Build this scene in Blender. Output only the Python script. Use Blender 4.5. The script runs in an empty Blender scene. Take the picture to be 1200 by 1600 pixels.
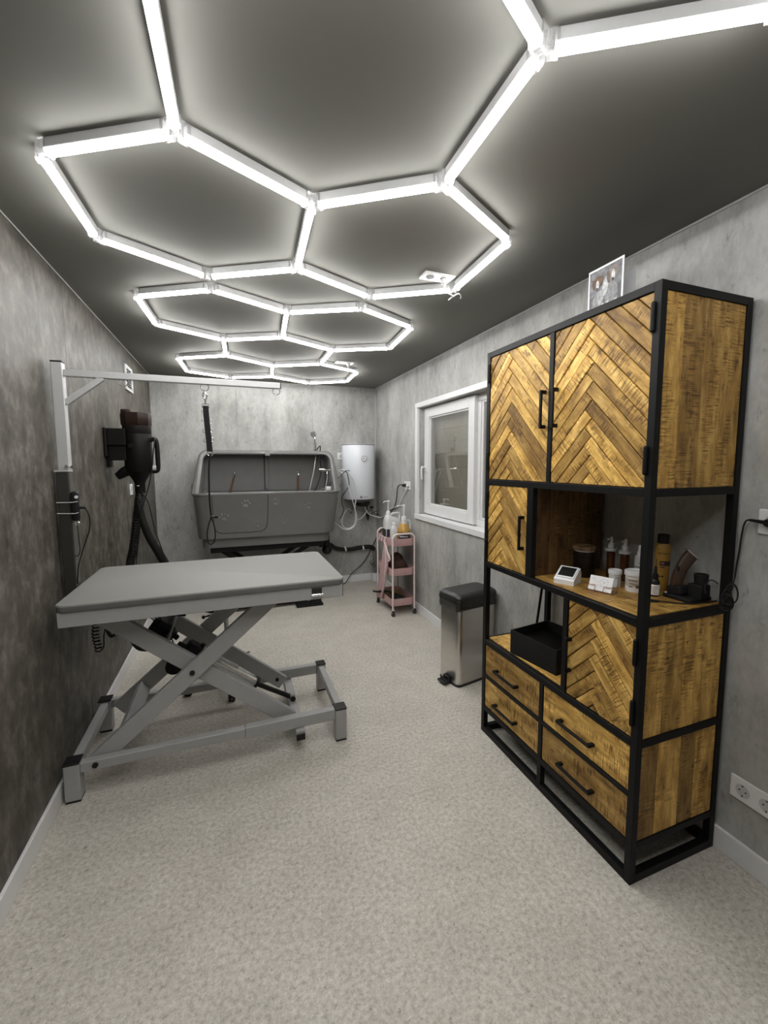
import bpy, bmesh, math, random
from mathutils import Vector, Matrix, Euler
random.seed(7)
R = math.radians
sc = bpy.context.scene
COL = sc.collection

# ------------------------------------------------------------------ camera
cam_d = bpy.data.cameras.new('camera')
cam = bpy.data.objects.new('camera', cam_d); COL.objects.link(cam)
cr = Vector((0.9327796, -0.36044194, -0.00195359))
cu = Vector((0.03680282, 0.08984682, 0.99527539))
cf = Vector((0.35856347, 0.92844448, -0.09707256))
m = Matrix((cr, cu, -cf)).transposed().to_4x4(); m.translation = (0, 0, 1.37676)
cam.matrix_world = m
cam_d.sensor_fit = 'VERTICAL'; cam_d.sensor_height = 36.0; cam_d.sensor_width = 27.0
cam_d.lens = 672.723 / 1600 * 36
cam_d.shift_x = -20.97 / 1600; cam_d.shift_y = -9.85 / 1600
cam_d.clip_start = 0.02; cam_d.clip_end = 60
sc.camera = cam

# ------------------------------------------------------------------ world, exposure
world = bpy.data.worlds.new('night_sky'); sc.world = world; world.use_nodes = True
world.node_tree.nodes['Background'].inputs[0].default_value = (0.02, 0.025, 0.035, 1)
world.node_tree.nodes['Background'].inputs[1].default_value = 0.3
vs = sc.view_settings
vs.view_transform = 'Standard'; vs.look = 'None'; vs.gamma = 1.0; vs.exposure = 0.0
vs.use_curve_mapping = False
TUBE_STRENGTH = 42.0      # the lamps of the room: LED tubes on the ceiling

# ------------------------------------------------------------------ materials
MATS = {}
def _new(name):
    mt = bpy.data.materials.new(name); mt.use_nodes = True
    nt = mt.node_tree
    return mt, nt, nt.nodes['Principled BSDF']
def N(nt, typ, **kw):
    n = nt.nodes.new(typ)
    for k, v in kw.items(): setattr(n, k, v)
    return n
def ramp(nt, stops):
    r = N(nt, 'ShaderNodeValToRGB')
    els = r.color_ramp.elements
    while len(els) < len(stops): els.new(0.5)
    for e, (p, c) in zip(els, stops):
        e.position = p; e.color = (*c, 1) if len(c) == 3 else c
    return r
def noise(nt, vec, scale, detail=4, rough=0.55, mapscale=None, loc=None):
    if mapscale is not None:
        mp = N(nt, 'ShaderNodeMapping'); mp.inputs['Scale'].default_value = mapscale
        if loc: mp.inputs['Location'].default_value = loc
        nt.links.new(vec, mp.inputs['Vector']); vec = mp.outputs[0]
    n = N(nt, 'ShaderNodeTexNoise'); n.inputs['Scale'].default_value = scale
    n.inputs['Detail'].default_value = detail; n.inputs['Roughness'].default_value = rough
    nt.links.new(vec, n.inputs['Vector'])
    return n.outputs['Fac']
def mix(nt, a, b, fac, mode='MIX'):
    n = N(nt, 'ShaderNodeMix', data_type='RGBA', blend_type=mode)
    for sock, v in ((n.inputs['Factor'], fac), (n.inputs[6], a), (n.inputs[7], b)):
        if hasattr(v, 'links'): nt.links.new(v, sock)
        elif isinstance(v, (int, float)): sock.default_value = v
        else: sock.default_value = (*v, 1)
    return n.outputs[2]
def objvec(nt):
    return N(nt, 'ShaderNodeTexCoord').outputs['Object']
def bump(nt, b, h, strength, dist=0.002):
    n = N(nt, 'ShaderNodeBump'); n.inputs['Strength'].default_value = strength; n.inputs['Distance'].default_value = dist
    nt.links.new(h, n.inputs['Height']); nt.links.new(n.outputs[0], b.inputs['Normal'])

def flat(name, col, rough=0.5, metal=0.0, var=0.06, scale=30, spec=0.5, bmp=0.0, coat=0.0):
    if name in MATS: return MATS[name]
    mt, nt, b = _new(name)
    v = noise(nt, objvec(nt), scale)
    lo = tuple(c * (1 - var) for c in col); hi = tuple(min(1, c * (1 + var)) for c in col)
    r = ramp(nt, [(0.3, lo), (0.7, hi)]); nt.links.new(v, r.inputs[0])
    nt.links.new(r.outputs[0], b.inputs['Base Color'])
    b.inputs['Roughness'].default_value = rough; b.inputs['Metallic'].default_value = metal
    b.inputs['Specular IOR Level'].default_value = spec
    b.inputs['Coat Weight'].default_value = coat
    if bmp: bump(nt, b, v, bmp)
    MATS[name] = mt; return mt

def brushed(name, col, rough, axis_scale):
    mt, nt, b = _new(name)
    v = noise(nt, objvec(nt), 1.0, 3, 0.6, axis_scale)
    r = ramp(nt, [(0.25, tuple(c * 0.9 for c in col)), (0.75, tuple(min(1, c * 1.08) for c in col))])
    nt.links.new(v, r.inputs[0]); nt.links.new(r.outputs[0], b.inputs['Base Color'])
    b.inputs['Metallic'].default_value = 1.0; b.inputs['Roughness'].default_value = rough
    MATS[name] = mt; return mt

def concrete(name, dark, mid, light, streak=0.9, zs=1.0, sc_=0.85, tight=0.0):
    """concrete-look wall panel: soft clouds, short upright brush strokes, dark flecks"""
    mt, nt, b = _new(name)
    v = objvec(nt)
    big = noise(nt, v, 1.0, 6, 0.62, (3.2, 3.2, 1.5))
    st = noise(nt, v, 1.0, 6, 0.68, (17 * sc_, 17 * sc_, 4.2 * zs), (3, 1, 0))
    fine = noise(nt, v, 1.0, 4, 0.65, (70, 70, 34))
    blot = noise(nt, v, 1.0, 5, 0.7, (24, 24, 12), (7, 2, 1))
    c1 = ramp(nt, [(0.30 + tight * .6, dark), (0.5, mid), (0.70 - tight * .6, light)]); nt.links.new(st, c1.inputs[0])
    c2 = ramp(nt, [(0.32, dark), (0.5, mid), (0.68, light)]); nt.links.new(big, c2.inputs[0])
    c = mix(nt, c2.outputs[0], c1.outputs[0], streak)
    sp = ramp(nt, [(0.29, (0.5, 0.49, 0.47)), (0.40, (1, 1, 1))]); nt.links.new(blot, sp.inputs[0])
    c = mix(nt, c, sp.outputs[0], 0.75, 'MULTIPLY')
    f = ramp(nt, [(0.3, (0.86, 0.855, 0.85)), (0.7, (1.10, 1.10, 1.10))]); nt.links.new(fine, f.inputs[0])
    c = mix(nt, c, f.outputs[0], 0.7, 'MULTIPLY')
    nt.links.new(c, b.inputs['Base Color'])
    b.inputs['Roughness'].default_value = 0.5; b.inputs['Specular IOR Level'].default_value = 0.3
    bump(nt, b, st, 0.1)
    MATS[name] = mt; return mt

def vinyl(name):
    mt, nt, b = _new(name)
    v = objvec(nt)
    a = noise(nt, v, 66, 6, 0.78); d = noise(nt, v, 62, 4, 0.7, None); g = noise(nt, v, 240, 3, 0.6); big = noise(nt, v, 5.5, 5, 0.65)
    w_ = noise(nt, v, 1.0, 4, 0.7, (85, 85, 85), (5, 9, 2))
    c1 = ramp(nt, [(0.34, (0.335, 0.308, 0.264)), (0.49, (0.50, 0.47, 0.415)), (0.64, (0.63, 0.605, 0.55))]); nt.links.new(a, c1.inputs[0])
    c2 = ramp(nt, [(0.30, (0.48, 0.44, 0.40)), (0.385, (1, 1, 1))]); nt.links.new(d, c2.inputs[0])
    c3 = ramp(nt, [(0.3, (0.90, 0.895, 0.885)), (0.5, (1, 1, 1)), (0.7, (1.06, 1.06, 1.06))]); nt.links.new(g, c3.inputs[0])
    c4 = ramp(nt, [(0.3, (0.90, 0.895, 0.885)), (0.7, (1.07, 1.07, 1.07))]); nt.links.new(big, c4.inputs[0])
    c5 = ramp(nt, [(0.64, (1, 1, 1)), (0.74, (1.35, 1.36, 1.36))]); nt.links.new(w_, c5.inputs[0])
    c = mix(nt, c1.outputs[0], c2.outputs[0], 0.9, 'MULTIPLY')
    c = mix(nt, c, c3.outputs[0], 1.0, 'MULTIPLY'); c = mix(nt, c, c4.outputs[0], 1.0, 'MULTIPLY'); c = mix(nt, c, c5.outputs[0], 1.0, 'MULTIPLY')
    nt.links.new(c, b.inputs['Base Color'])
    b.inputs['Roughness'].default_value = 0.5; b.inputs['Specular IOR Level'].default_value = 0.3
    MATS[name] = mt; return mt

def wood(name, dark, mid, light, rough=0.5, saw=0.8):
    """Mango wood: grain runs along the object's local X, saw marks run across it; every board has its own tone."""
    mt, nt, b = _new(name)
    tc = N(nt, 'ShaderNodeTexCoord'); oi = N(nt, 'ShaderNodeObjectInfo')
    comb = N(nt, 'ShaderNodeCombineXYZ')
    for i, k in enumerate((13.0, 47.0, 91.0)):
        mm = N(nt, 'ShaderNodeMath', operation='MULTIPLY'); mm.inputs[1].default_value = k
        nt.links.new(oi.outputs['Random'], mm.inputs[0]); nt.links.new(mm.outputs[0], comb.inputs[i])
    add = N(nt, 'ShaderNodeVectorMath', operation='ADD')
    nt.links.new(tc.outputs['Object'], add.inputs[0]); nt.links.new(comb.outputs[0], add.inputs[1])
    v = add.outputs[0]
    grain = noise(nt, v, 1.0, 5, 0.6, (6, 60, 60))
    wave = noise(nt, v, 1.0, 5, 0.65, (7, 26, 26))
    knots = noise(nt, v, 1.0, 4, 0.62, (13, 24, 24))
    sawm = noise(nt, v, 1.0, 3, 0.6, (260, 16, 16))
    mask = noise(nt, v, 1.0, 3, 0.55, (9, 20, 20))
    c = ramp(nt, [(0.26, dark), (0.5, mid), (0.74, light)]); nt.links.new(wave, c.inputs[0])
    w = ramp(nt, [(0.28, (0.66, 0.62, 0.56)), (0.5, (1, 1, 1)), (0.75, (1.18, 1.17, 1.14))]); nt.links.new(grain, w.inputs[0])
    col = mix(nt, c.outputs[0], w.outputs[0], 0.8, 'MULTIPLY')
    k = ramp(nt, [(0.30, (0.24, 0.18, 0.14)), (0.41, (1, 1, 1))]); nt.links.new(knots, k.inputs[0])
    col = mix(nt, col, k.outputs[0], 0.85, 'MULTIPLY')
    s = ramp(nt, [(0.40, (0.34, 0.28, 0.22)), (0.50, (1, 1, 1)), (0.66, (1.3, 1.28, 1.22))]); nt.links.new(sawm, s.inputs[0])
    mk = ramp(nt, [(0.46, (0.05, 0.05, 0.05)), (0.58, (saw, saw, saw))]); nt.links.new(mask, mk.inputs[0])
    col = mix(nt, col, s.outputs[0], mk.outputs[0], 'MULTIPLY')
    t = ramp(nt, [(0.0, (0.50, 0.46, 0.43)), (0.5, (0.92, 0.91, 0.90)), (1.0, (1.36, 1.35, 1.32))]); nt.links.new(oi.outputs['Random'], t.inputs[0])
    col = mix(nt, col, t.outputs[0], 1.0, 'MULTIPLY')
    nt.links.new(col, b.inputs['Base Color'])
    b.inputs['Roughness'].default_value = rough; b.inputs['Specular IOR Level'].default_value = 0.35
    bump(nt, b, sawm, 0.15, 0.001)
    MATS[name] = mt; return mt

def emit(name, col, strength):
    mt = bpy.data.materials.new(name); mt.use_nodes = True; nt = mt.node_tree
    nt.nodes.remove(nt.nodes['Principled BSDF'])
    e = N(nt, 'ShaderNodeEmission'); e.inputs[0].default_value = (*col, 1); e.inputs[1].default_value = strength
    nt.links.new(e.outputs[0], nt.nodes['Material Output'].inputs[0])
    MATS[name] = mt; return mt

def clear(name, tint, trans, rough=0.05, white=(0.8, 0.8, 0.8)):
    """thin clear plastic or glass: mostly see-through with a sharp reflection"""
    mt, nt, b = _new(name)
    b.inputs['Base Color'].default_value = (*white, 1); b.inputs['Roughness'].default_value = rough
    t = N(nt, 'ShaderNodeBsdfTransparent'); t.inputs[0].default_value = (*tint, 1)
    mx = N(nt, 'ShaderNodeMixShader'); mx.inputs[0].default_value = trans
    nt.links.new(b.outputs[0], mx.inputs[1]); nt.links.new(t.outputs[0], mx.inputs[2])
    nt.links.new(mx.outputs[0], nt.nodes['Material Output'].inputs[0])
    MATS[name] = mt; return mt

def window_glass(name):
    mt = bpy.data.materials.new(name); mt.use_nodes = True; nt = mt.node_tree
    nt.nodes.remove(nt.nodes['Principled BSDF'])
    t = N(nt, 'ShaderNodeBsdfTransparent'); t.inputs[0].default_value = (0.86, 0.87, 0.86, 1)
    g = N(nt, 'ShaderNodeBsdfGlossy'); g.inputs['Roughness'].default_value = 0.0
    lw_ = N(nt, 'ShaderNodeLayerWeight'); lw_.inputs[0].default_value = 0.5
    pw_ = N(nt, 'ShaderNodeMath', operation='POWER'); pw_.inputs[1].default_value = 5.0
    nt.links.new(lw_.outputs['Facing'], pw_.inputs[0])
    mr = N(nt, 'ShaderNodeMapRange'); mr.inputs[3].default_value = 0.22; mr.inputs[4].default_value = 1.0
    nt.links.new(pw_.outputs[0], mr.inputs[0])
    mx = N(nt, 'ShaderNodeMixShader')
    nt.links.new(mr.outputs[0], mx.inputs[0]); nt.links.new(t.outputs[0], mx.inputs[1]); nt.links.new(g.outputs[0], mx.inputs[2])
    nt.links.new(mx.outputs[0], nt.nodes['Material Output'].inputs[0])
    MATS[name] = mt; return mt

M_wall = concrete('concrete_look_panel', (0.225, 0.222, 0.205), (0.392, 0.389, 0.368), (0.54, 0.537, 0.52), 0.42, 1.6)
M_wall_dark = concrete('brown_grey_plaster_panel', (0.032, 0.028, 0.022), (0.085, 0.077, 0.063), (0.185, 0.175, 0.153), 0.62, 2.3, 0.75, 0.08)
M_floor = vinyl('speckled_vinyl')
M_ceil = flat('ceiling_board', (0.19, 0.186, 0.168), 0.75, var=0.02, scale=3, spec=0.2)
M_white = flat('white_paint', (0.72, 0.72, 0.72), 0.35, var=0.02)
M_pvc = flat('white_pvc', (0.74, 0.74, 0.74), 0.25, var=0.015)
M_tube = emit('led_diffuser', (1.0, 0.995, 0.985), TUBE_STRENGTH)
M_housing = flat('grey_tube_housing', (0.55, 0.55, 0.55), 0.4, var=0.03)
M_joint = clear('clear_joint', (0.9, 0.9, 0.9), 0.78, 0.05, (0.5, 0.5, 0.5))
M_glass = window_glass('window_glass')
M_shut = flat('beige_shutter', (0.66, 0.59, 0.51), 0.5, var=0.04)
M_black = flat('black_powder_coat', (0.0045, 0.0045, 0.0045), 0.5, var=0.15, spec=0.2)
M_blackpl = flat('black_plastic', (0.008, 0.008, 0.008), 0.4, var=0.15, spec=0.35)
M_blackmat = flat('black_matte', (0.009, 0.009, 0.009), 0.7, var=0.15, spec=0.25)
M_rubber = flat('dark_rubber', (0.02, 0.018, 0.017), 0.6, var=0.2)
M_bag = flat('black_bin_bag', (0.02, 0.018, 0.016), 0.25, var=0.3, scale=60, bmp=0.5)
M_lid = flat('dark_grey_lid', (0.019, 0.019, 0.018), 0.4, var=0.08)
M_steel = brushed('brushed_steel', (0.62, 0.60, 0.57), 0.30, (4, 4, 400))
M_chrome = flat('chrome', (0.85, 0.85, 0.86), 0.08, 1.0, var=0.01)
M_alu = brushed('aluminium', (0.62, 0.62, 0.62), 0.35, (30, 30, 6))
M_alu_light = flat('silver_paint', (0.52, 0.52, 0.52), 0.35, 0.3, var=0.02)
M_post = flat('grey_anodised', (0.028, 0.025, 0.021), 0.45, 0.0, var=0.05)
M_frame = flat('grey_table_paint', (0.36, 0.36, 0.355), 0.4, 0.0, var=0.03, spec=0.4)
M_top = flat('grey_rubber_top', (0.225, 0.22, 0.205), 0.6, var=0.04, scale=220, bmp=0.1)
M_topedge = flat('grey_rubber_edge', (0.15, 0.15, 0.145), 0.6, var=0.05)
M_tub = flat('grey_polyethylene', (0.15, 0.15, 0.145), 0.24, var=0.03, scale=12)
M_seam = flat('seam_shadow_gap', (0.03, 0.03, 0.03), 0.8)
M_heat = flat('white_enamel', (0.70, 0.72, 0.76), 0.25, var=0.01)
M_print = flat('dark_print', (0.03, 0.03, 0.03), 0.6)
M_wood = wood('mango_wood', (0.155, 0.076, 0.013), (0.52, 0.31, 0.074), (0.90, 0.62, 0.205), saw=1.0)
M_wood_side = wood('mango_wood_side', (0.155, 0.08, 0.015), (0.42, 0.245, 0.062), (0.68, 0.44, 0.135), saw=0.9)
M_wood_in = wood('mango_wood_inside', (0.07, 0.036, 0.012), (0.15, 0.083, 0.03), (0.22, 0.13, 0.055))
M_backing = flat('dark_door_backing', (0.018, 0.010, 0.005), 0.8)  # shade of the plank joints is put into this backing's dark colour
M_pink = flat('pink_enamel', (0.46, 0.285, 0.28), 0.4, var=0.04)
M_pinkw = flat('pale_pink_tube', (0.72, 0.61, 0.58), 0.35, var=0.03)
M_towel = flat('pink_cotton', (0.50, 0.33, 0.325), 0.95, var=0.2, scale=90, bmp=0.6)
M_towelw = flat('pale_hem', (0.66, 0.55, 0.52), 0.95, var=0.1, bmp=0.4)
M_brown = flat('brown_cloth', (0.045, 0.02, 0.012), 0.9, var=0.25, scale=60, bmp=0.5)
M_tan = flat('tan_matte', (0.20, 0.12, 0.05), 0.8, var=0.2)
M_drybrown = flat('dryer_brown_cap', (0.016, 0.0065, 0.004), 0.45, var=0.15, spec=0.25)
M_dry = flat('dryer_black', (0.004, 0.0033, 0.003), 0.5, var=0.2, spec=0.2)
M_dryer_mid = flat('dryer_dark_band', (0.008, 0.0065, 0.0055), 0.5, var=0.15, spec=0.25)
M_hose = flat('hose_black', (0.008, 0.0065, 0.0055), 0.55, var=0.2, spec=0.25)
M_amber = clear('amber_plastic', (0.50, 0.22, 0.09), 0.55, 0.1, (0.12, 0.05, 0.02))
M_clearpl = clear('frosted_plastic', (0.9, 0.9, 0.9), 0.25, 0.2, (0.75, 0.75, 0.75))
M_gold = flat('amber_shampoo', (0.50, 0.29, 0.065), 0.25, var=0.06)
M_whitepl = flat('white_plastic', (0.72, 0.72, 0.72), 0.3, var=0.02)
M_greypl = flat('pale_grey_plastic', (0.50, 0.50, 0.50), 0.3, var=0.03)
M_yellow = flat('mustard_bottle', (0.36, 0.20, 0.035), 0.35, var=0.05)
M_maroon = flat('dark_red_print', (0.05, 0.02, 0.015), 0.5)
M_copper = flat('copper_wire', (0.35, 0.16, 0.09), 0.3, 0.9, var=0.05)
M_clip = flat('clipper_brown', (0.055, 0.030, 0.018), 0.4, var=0.15)
M_jarglass = clear('dark_jar_glass', (0.30, 0.24, 0.18), 0.5, 0.08, (0.02, 0.015, 0.01))
M_leather = flat('brown_strap', (0.13, 0.05, 0.015), 0.6, var=0.2)
M_card = flat('card_paper', (0.80, 0.80, 0.80), 0.6, var=0.02)
M_cable_w = flat('white_cable', (0.78, 0.78, 0.76), 0.35)
M_cable_g = flat('grey_steel_hose', (0.66, 0.66, 0.65), 0.3, 0.3)
M_hosegrey = flat('steel_shower_hose', (0.42, 0.42, 0.41), 0.3, 0.5)
M_pipegrey = flat('grey_drain_pipe', (0.16, 0.15, 0.14), 0.45)

# ------------------------------------------------------------------ mesh builder
class MB:
    def __init__(s): s.bm = bmesh.new()
    def _merge(s, t):
        me = bpy.data.meshes.new('t'); t.to_mesh(me); t.free(); s.bm.from_mesh(me); bpy.data.meshes.remove(me)
    def box(s, x0, x1, y0, y1, z0, z1, bev=0.0, seg=1, M=None):
        t = bmesh.new(); bmesh.ops.create_cube(t, size=1)
        for v in t.verts: v.co = Vector((x0 + (v.co.x + .5) * (x1 - x0), y0 + (v.co.y + .5) * (y1 - y0), z0 + (v.co.z + .5) * (z1 - z0)))
        if bev: bmesh.ops.bevel(t, geom=t.edges[:], offset=bev, segments=seg, profile=0.5, affect='EDGES')
        if M is not None: t.transform(M)
        s._merge(t); return s
    def obox(s, c, size, rot=(0, 0, 0), bev=0.0, seg=1):
        M = Matrix.Translation(c) @ Euler(rot).to_matrix().to_4x4()
        a, b, d = (k / 2 for k in size)
        return s.box(-a, a, -b, b, -d, d, bev, seg, M)
    def beam(s, p, q, w, h, up=(0, 0, 1), bev=0.0):
        """box beam from p to q, w across (up x dir), h along up"""
        p, q = Vector(p), Vector(q); x = (q - p).normalized(); u = Vector(up); y = u.cross(x).normalized(); z = x.cross(y)
        M = Matrix((x, y, z)).transposed().to_4x4(); M.translation = (p + q) / 2
        L = (q - p).length / 2
        return s.box(-L, L, -w / 2, w / 2, -h / 2, h / 2, bev, 1, M)
    def loft(s, rings, closed=True, cap0=True, cap1=True):
        vs_ = [[s.bm.verts.new(p) for p in r] for r in rings]
        n = len(rings[0])
        for a, b in zip(vs_, vs_[1:]):
            for i in range(n if closed else n - 1):
                j = (i + 1) % n
                try: s.bm.faces.new((a[i], a[j], b[j], b[i]))
                except ValueError: pass
        if cap0: s.bm.faces.new(vs_[0][::-1])
        if cap1: s.bm.faces.new(vs_[-1])
        return s
    def cyl(s, p, q, r0, r1=None, n=16, cap=True):
        r1 = r0 if r1 is None else r1
        p, q = Vector(p), Vector(q); d = (q - p).normalized()
        a = d.orthogonal().normalized(); b = d.cross(a)
        ring = lambda c, r: [c + (a * math.cos(2 * math.pi * i / n) + b * math.sin(2 * math.pi * i / n)) * r for i in range(n)]
        return s.loft([ring(p, r0), ring(q, r1)], True, cap, cap)
    def lathe(s, prof, c, n=24, sx=1.0, sy=1.0, rot=0.0):
        c = Vector(c)
        rings = [[c + Vector((r * sx * math.cos(rot + 2 * math.pi * i / n), r * sy * math.sin(rot + 2 * math.pi * i / n), z)) for i in range(n)] for r, z in prof]
        return s.loft(rings)
    def tube(s, pts, r, n=8, sub=5, closed=False):
        pts = [Vector(p) for p in pts]
        if sub > 1: pts = smooth_path(pts, sub, closed)
        rings = []; ref = None
        for i, p in enumerate(pts):
            a = pts[(i - 1) % len(pts)] if (i or closed) else p; b = pts[(i + 1) % len(pts)] if (i < len(pts) - 1 or closed) else p
            d = (b - a).normalized()
            if ref is None: ref = d.orthogonal().normalized()
            ref = (ref - d * ref.dot(d)).normalized(); e = d.cross(ref)
            rr = r(i / (len(pts) - 1)) if callable(r) else r
            rings.append([p + (ref * math.cos(2 * math.pi * k / n) + e * math.sin(2 * math.pi * k / n)) * rr for k in range(n)])
        if closed: rings.append(rings[0])
        return s.loft(rings, True, not closed, not closed)
    def prism(s, poly, z0, z1, M=None, inset=0.0):
        """convex polygon (2D) raised from z0 to z1 with a small chamfer"""
        cx = sum(p[0] for p in poly) / len(poly); cy = sum(p[1] for p in poly) / len(poly)
        def ins(d): return inset_poly(poly, d)
        rings = [[Vector((x, y, z0)) for x, y in poly]]
        if inset: rings += [[Vector((x, y, z1 - inset)) for x, y in poly], [Vector((x, y, z1)) for x, y in ins(inset)]]
        else: rings += [[Vector((x, y, z1)) for x, y in poly]]
        if M is not None: rings = [[M @ p for p in r] for r in rings]
        return s.loft(rings)
    def sphere(s, c, r, n=12, scale=(1, 1, 1), M=None):
        t = bmesh.new(); bmesh.ops.create_uvsphere(t, u_segments=n, v_segments=max(6, n // 2), radius=r)
        for v in t.verts: v.co = Vector((v.co.x * scale[0], v.co.y * scale[1], v.co.z * scale[2]))
        if M is not None: t.transform(M)
        t.transform(Matrix.Translation(c)); s._merge(t); return s

def smooth_path(P, k, closed=False):
    out = []; n = len(P)
    rng = range(n if closed else n - 1)
    for i in rng:
        p0 = P[(i - 1) % n] if (i or closed) else P[0]; p1 = P[i]; p2 = P[(i + 1) % n]; p3 = P[(i + 2) % n] if (i + 2 < n or closed) else P[-1]
        for j in range(k):
            t = j / k
            out.append(0.5 * ((2 * p1) + (p2 - p0) * t + (2 * p0 - 5 * p1 + 4 * p2 - p3) * t * t + (3 * p1 - p0 - 3 * p2 + p3) * t ** 3))
    if not closed: out.append(P[-1])
    return out
def area2(p): return sum(p[i][0] * p[(i + 1) % len(p)][1] - p[(i + 1) % len(p)][0] * p[i][1] for i in range(len(p)))
def clip(poly, a, b, c):
    """keep a*x+b*y<=c"""
    out = []
    for i, p in enumerate(poly):
        q = poly[(i + 1) % len(poly)]; dp = a * p[0] + b * p[1] - c; dq = a * q[0] + b * q[1] - c
        if dp <= 0: out.append(p)
        if (dp < 0 < dq) or (dq < 0 < dp):
            t = dp / (dp - dq); out.append((p[0] + (q[0] - p[0]) * t, p[1] + (q[1] - p[1]) * t))
    return out
def inset_poly(poly, d):
    out = list(poly); n = len(poly); sgn = 1 if area2(poly) > 0 else -1
    for i in range(n):
        p, q = poly[i], poly[(i + 1) % n]; ex, ey = q[0] - p[0], q[1] - p[1]; L = math.hypot(ex, ey)
        if L < 1e-6: continue
        nx, ny = sgn * ey / L, -sgn * ex / L
        out2 = clip(out, nx, ny, nx * p[0] + ny * p[1] - d)
        if len(out2) >= 3: out = out2
    if len(out) != n:
        cx = sum(p[0] for p in poly) / n; cy = sum(p[1] for p in poly) / n
        rr = min(0.2, d / max(0.004, min(math.hypot(p[0] - cx, p[1] - cy) for p in poly)))
        return [(p[0] + (cx - p[0]) * rr, p[1] + (cy - p[1]) * rr) for p in poly]
    # match vertex order to poly
    k = min(range(n), key=lambda k: sum(math.hypot(out[(i + k) % n][0] - poly[i][0], out[(i + k) % n][1] - poly[i][1]) for i in range(n)))
    return [out[(i + k) % n] for i in range(n)]

ORG = {}
def finish(o, me, smooth):
    if smooth:
        for p in me.polygons: p.use_smooth = True
        me.set_sharp_from_angle(angle=R(smooth if smooth is not True else 40))
def thing(name, label, cat, loc=(0, 0, 0), group=None):
    o = bpy.data.objects.new(name, None); COL.objects.link(o); o.empty_display_size = 0.05
    o.location = loc; o['label'] = label; o['category'] = cat
    if group: o['group'] = group
    ORG[o] = Vector(loc); return o
def struct(name, loc=(0, 0, 0)):
    o = bpy.data.objects.new(name, None); COL.objects.link(o); o.location = loc; o['kind'] = 'structure'; ORG[o] = Vector(loc); return o
def mesh(name, mb, mat, parent=None, origin=None, smooth=40, label=None, kind=None, mats=None):
    """mb in world coordinates -> one mesh object under parent"""
    bmesh.ops.recalc_face_normals(mb.bm, faces=mb.bm.faces[:])
    po = ORG[parent] if parent is not None else Vector((0, 0, 0))
    og = Vector(origin) if origin is not None else po
    mb.bm.transform(Matrix.Translation(-og))
    me = bpy.data.meshes.new(name); mb.bm.to_mesh(me); mb.bm.free()
    me.materials.append(mat)
    for x in mats or (): me.materials.append(x)
    o = bpy.data.objects.new(name, me); COL.objects.link(o)
    if parent is not None: o.parent = parent
    o.location = og - po; ORG[o] = og
    finish(o, me, smooth)
    if label: o['label'] = label
    if kind: o['kind'] = kind
    return o
def solo(name, mb, mat, label, cat, group=None, origin=(0, 0, 0), smooth=40):
    o = mesh(name, mb, mat, None, origin, smooth); o['label'] = label; o['category'] = cat
    if group: o['group'] = group
    return o
def local(name, mb, mat, parent, M, smooth=None, me=None):
    """mb in local coordinates, placed at world matrix M under parent (parents are never rotated)"""
    if me is None:
        bmesh.ops.recalc_face_normals(mb.bm, faces=mb.bm.faces[:])
        me = bpy.data.meshes.new(name); mb.bm.to_mesh(me); mb.bm.free(); me.materials.append(mat)
    o = bpy.data.objects.new(name, me); COL.objects.link(o)
    o.parent = parent; Mb = M.copy(); Mb.translation = M.translation - (ORG[parent] if parent is not None else Vector((0, 0, 0)))
    o.matrix_basis = Mb; ORG[o] = M.translation.copy()
    finish(o, me, smooth); return o
def frame_of(x, y, t):
    x, y = Vector(x).normalized(), Vector(y).normalized(); z = x.cross(y)
    Mx = Matrix((x, y, z)).transposed().to_4x4(); Mx.translation = t; return Mx
def board(name, parent, c, L, W, T, along, across, mat, bev=0.0015):
    """a board whose grain runs along 'along'"""
    return local(name, MB().box(-L / 2, L / 2, -W / 2, W / 2, -T / 2, T / 2, bev), mat, parent, frame_of(along, across, Vector(c)))
def text(name, s, size, M, mat, parent, bend=None, squash=1.0, thick=0.0004):
    """flat print: letters as thin geometry; bend = radius of the vertical cylinder they lie on"""
    cu_ = bpy.data.curves.new(name, 'FONT'); cu_.body = s; cu_.size = size; cu_.align_x = 'CENTER'; cu_.align_y = 'CENTER'; cu_.resolution_u = 2
    cu_.extrude = thick
    t = bpy.data.objects.new(name, cu_); COL.objects.link(t)
    dg = bpy.context.evaluated_depsgraph_get(); me = bpy.data.meshes.new_from_object(t.evaluated_get(dg)); bpy.data.objects.remove(t)
    for v in me.vertices:
        v.co.x *= squash
        if bend:
            a = v.co.x / bend; r = bend + v.co.z + 0.0003
            v.co.x = r * math.sin(a); v.co.z = r * math.cos(a) - bend
    me.materials.clear(); me.materials.append(mat); me.name = name
    return local(name, None, mat, parent, M, None, me)

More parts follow.
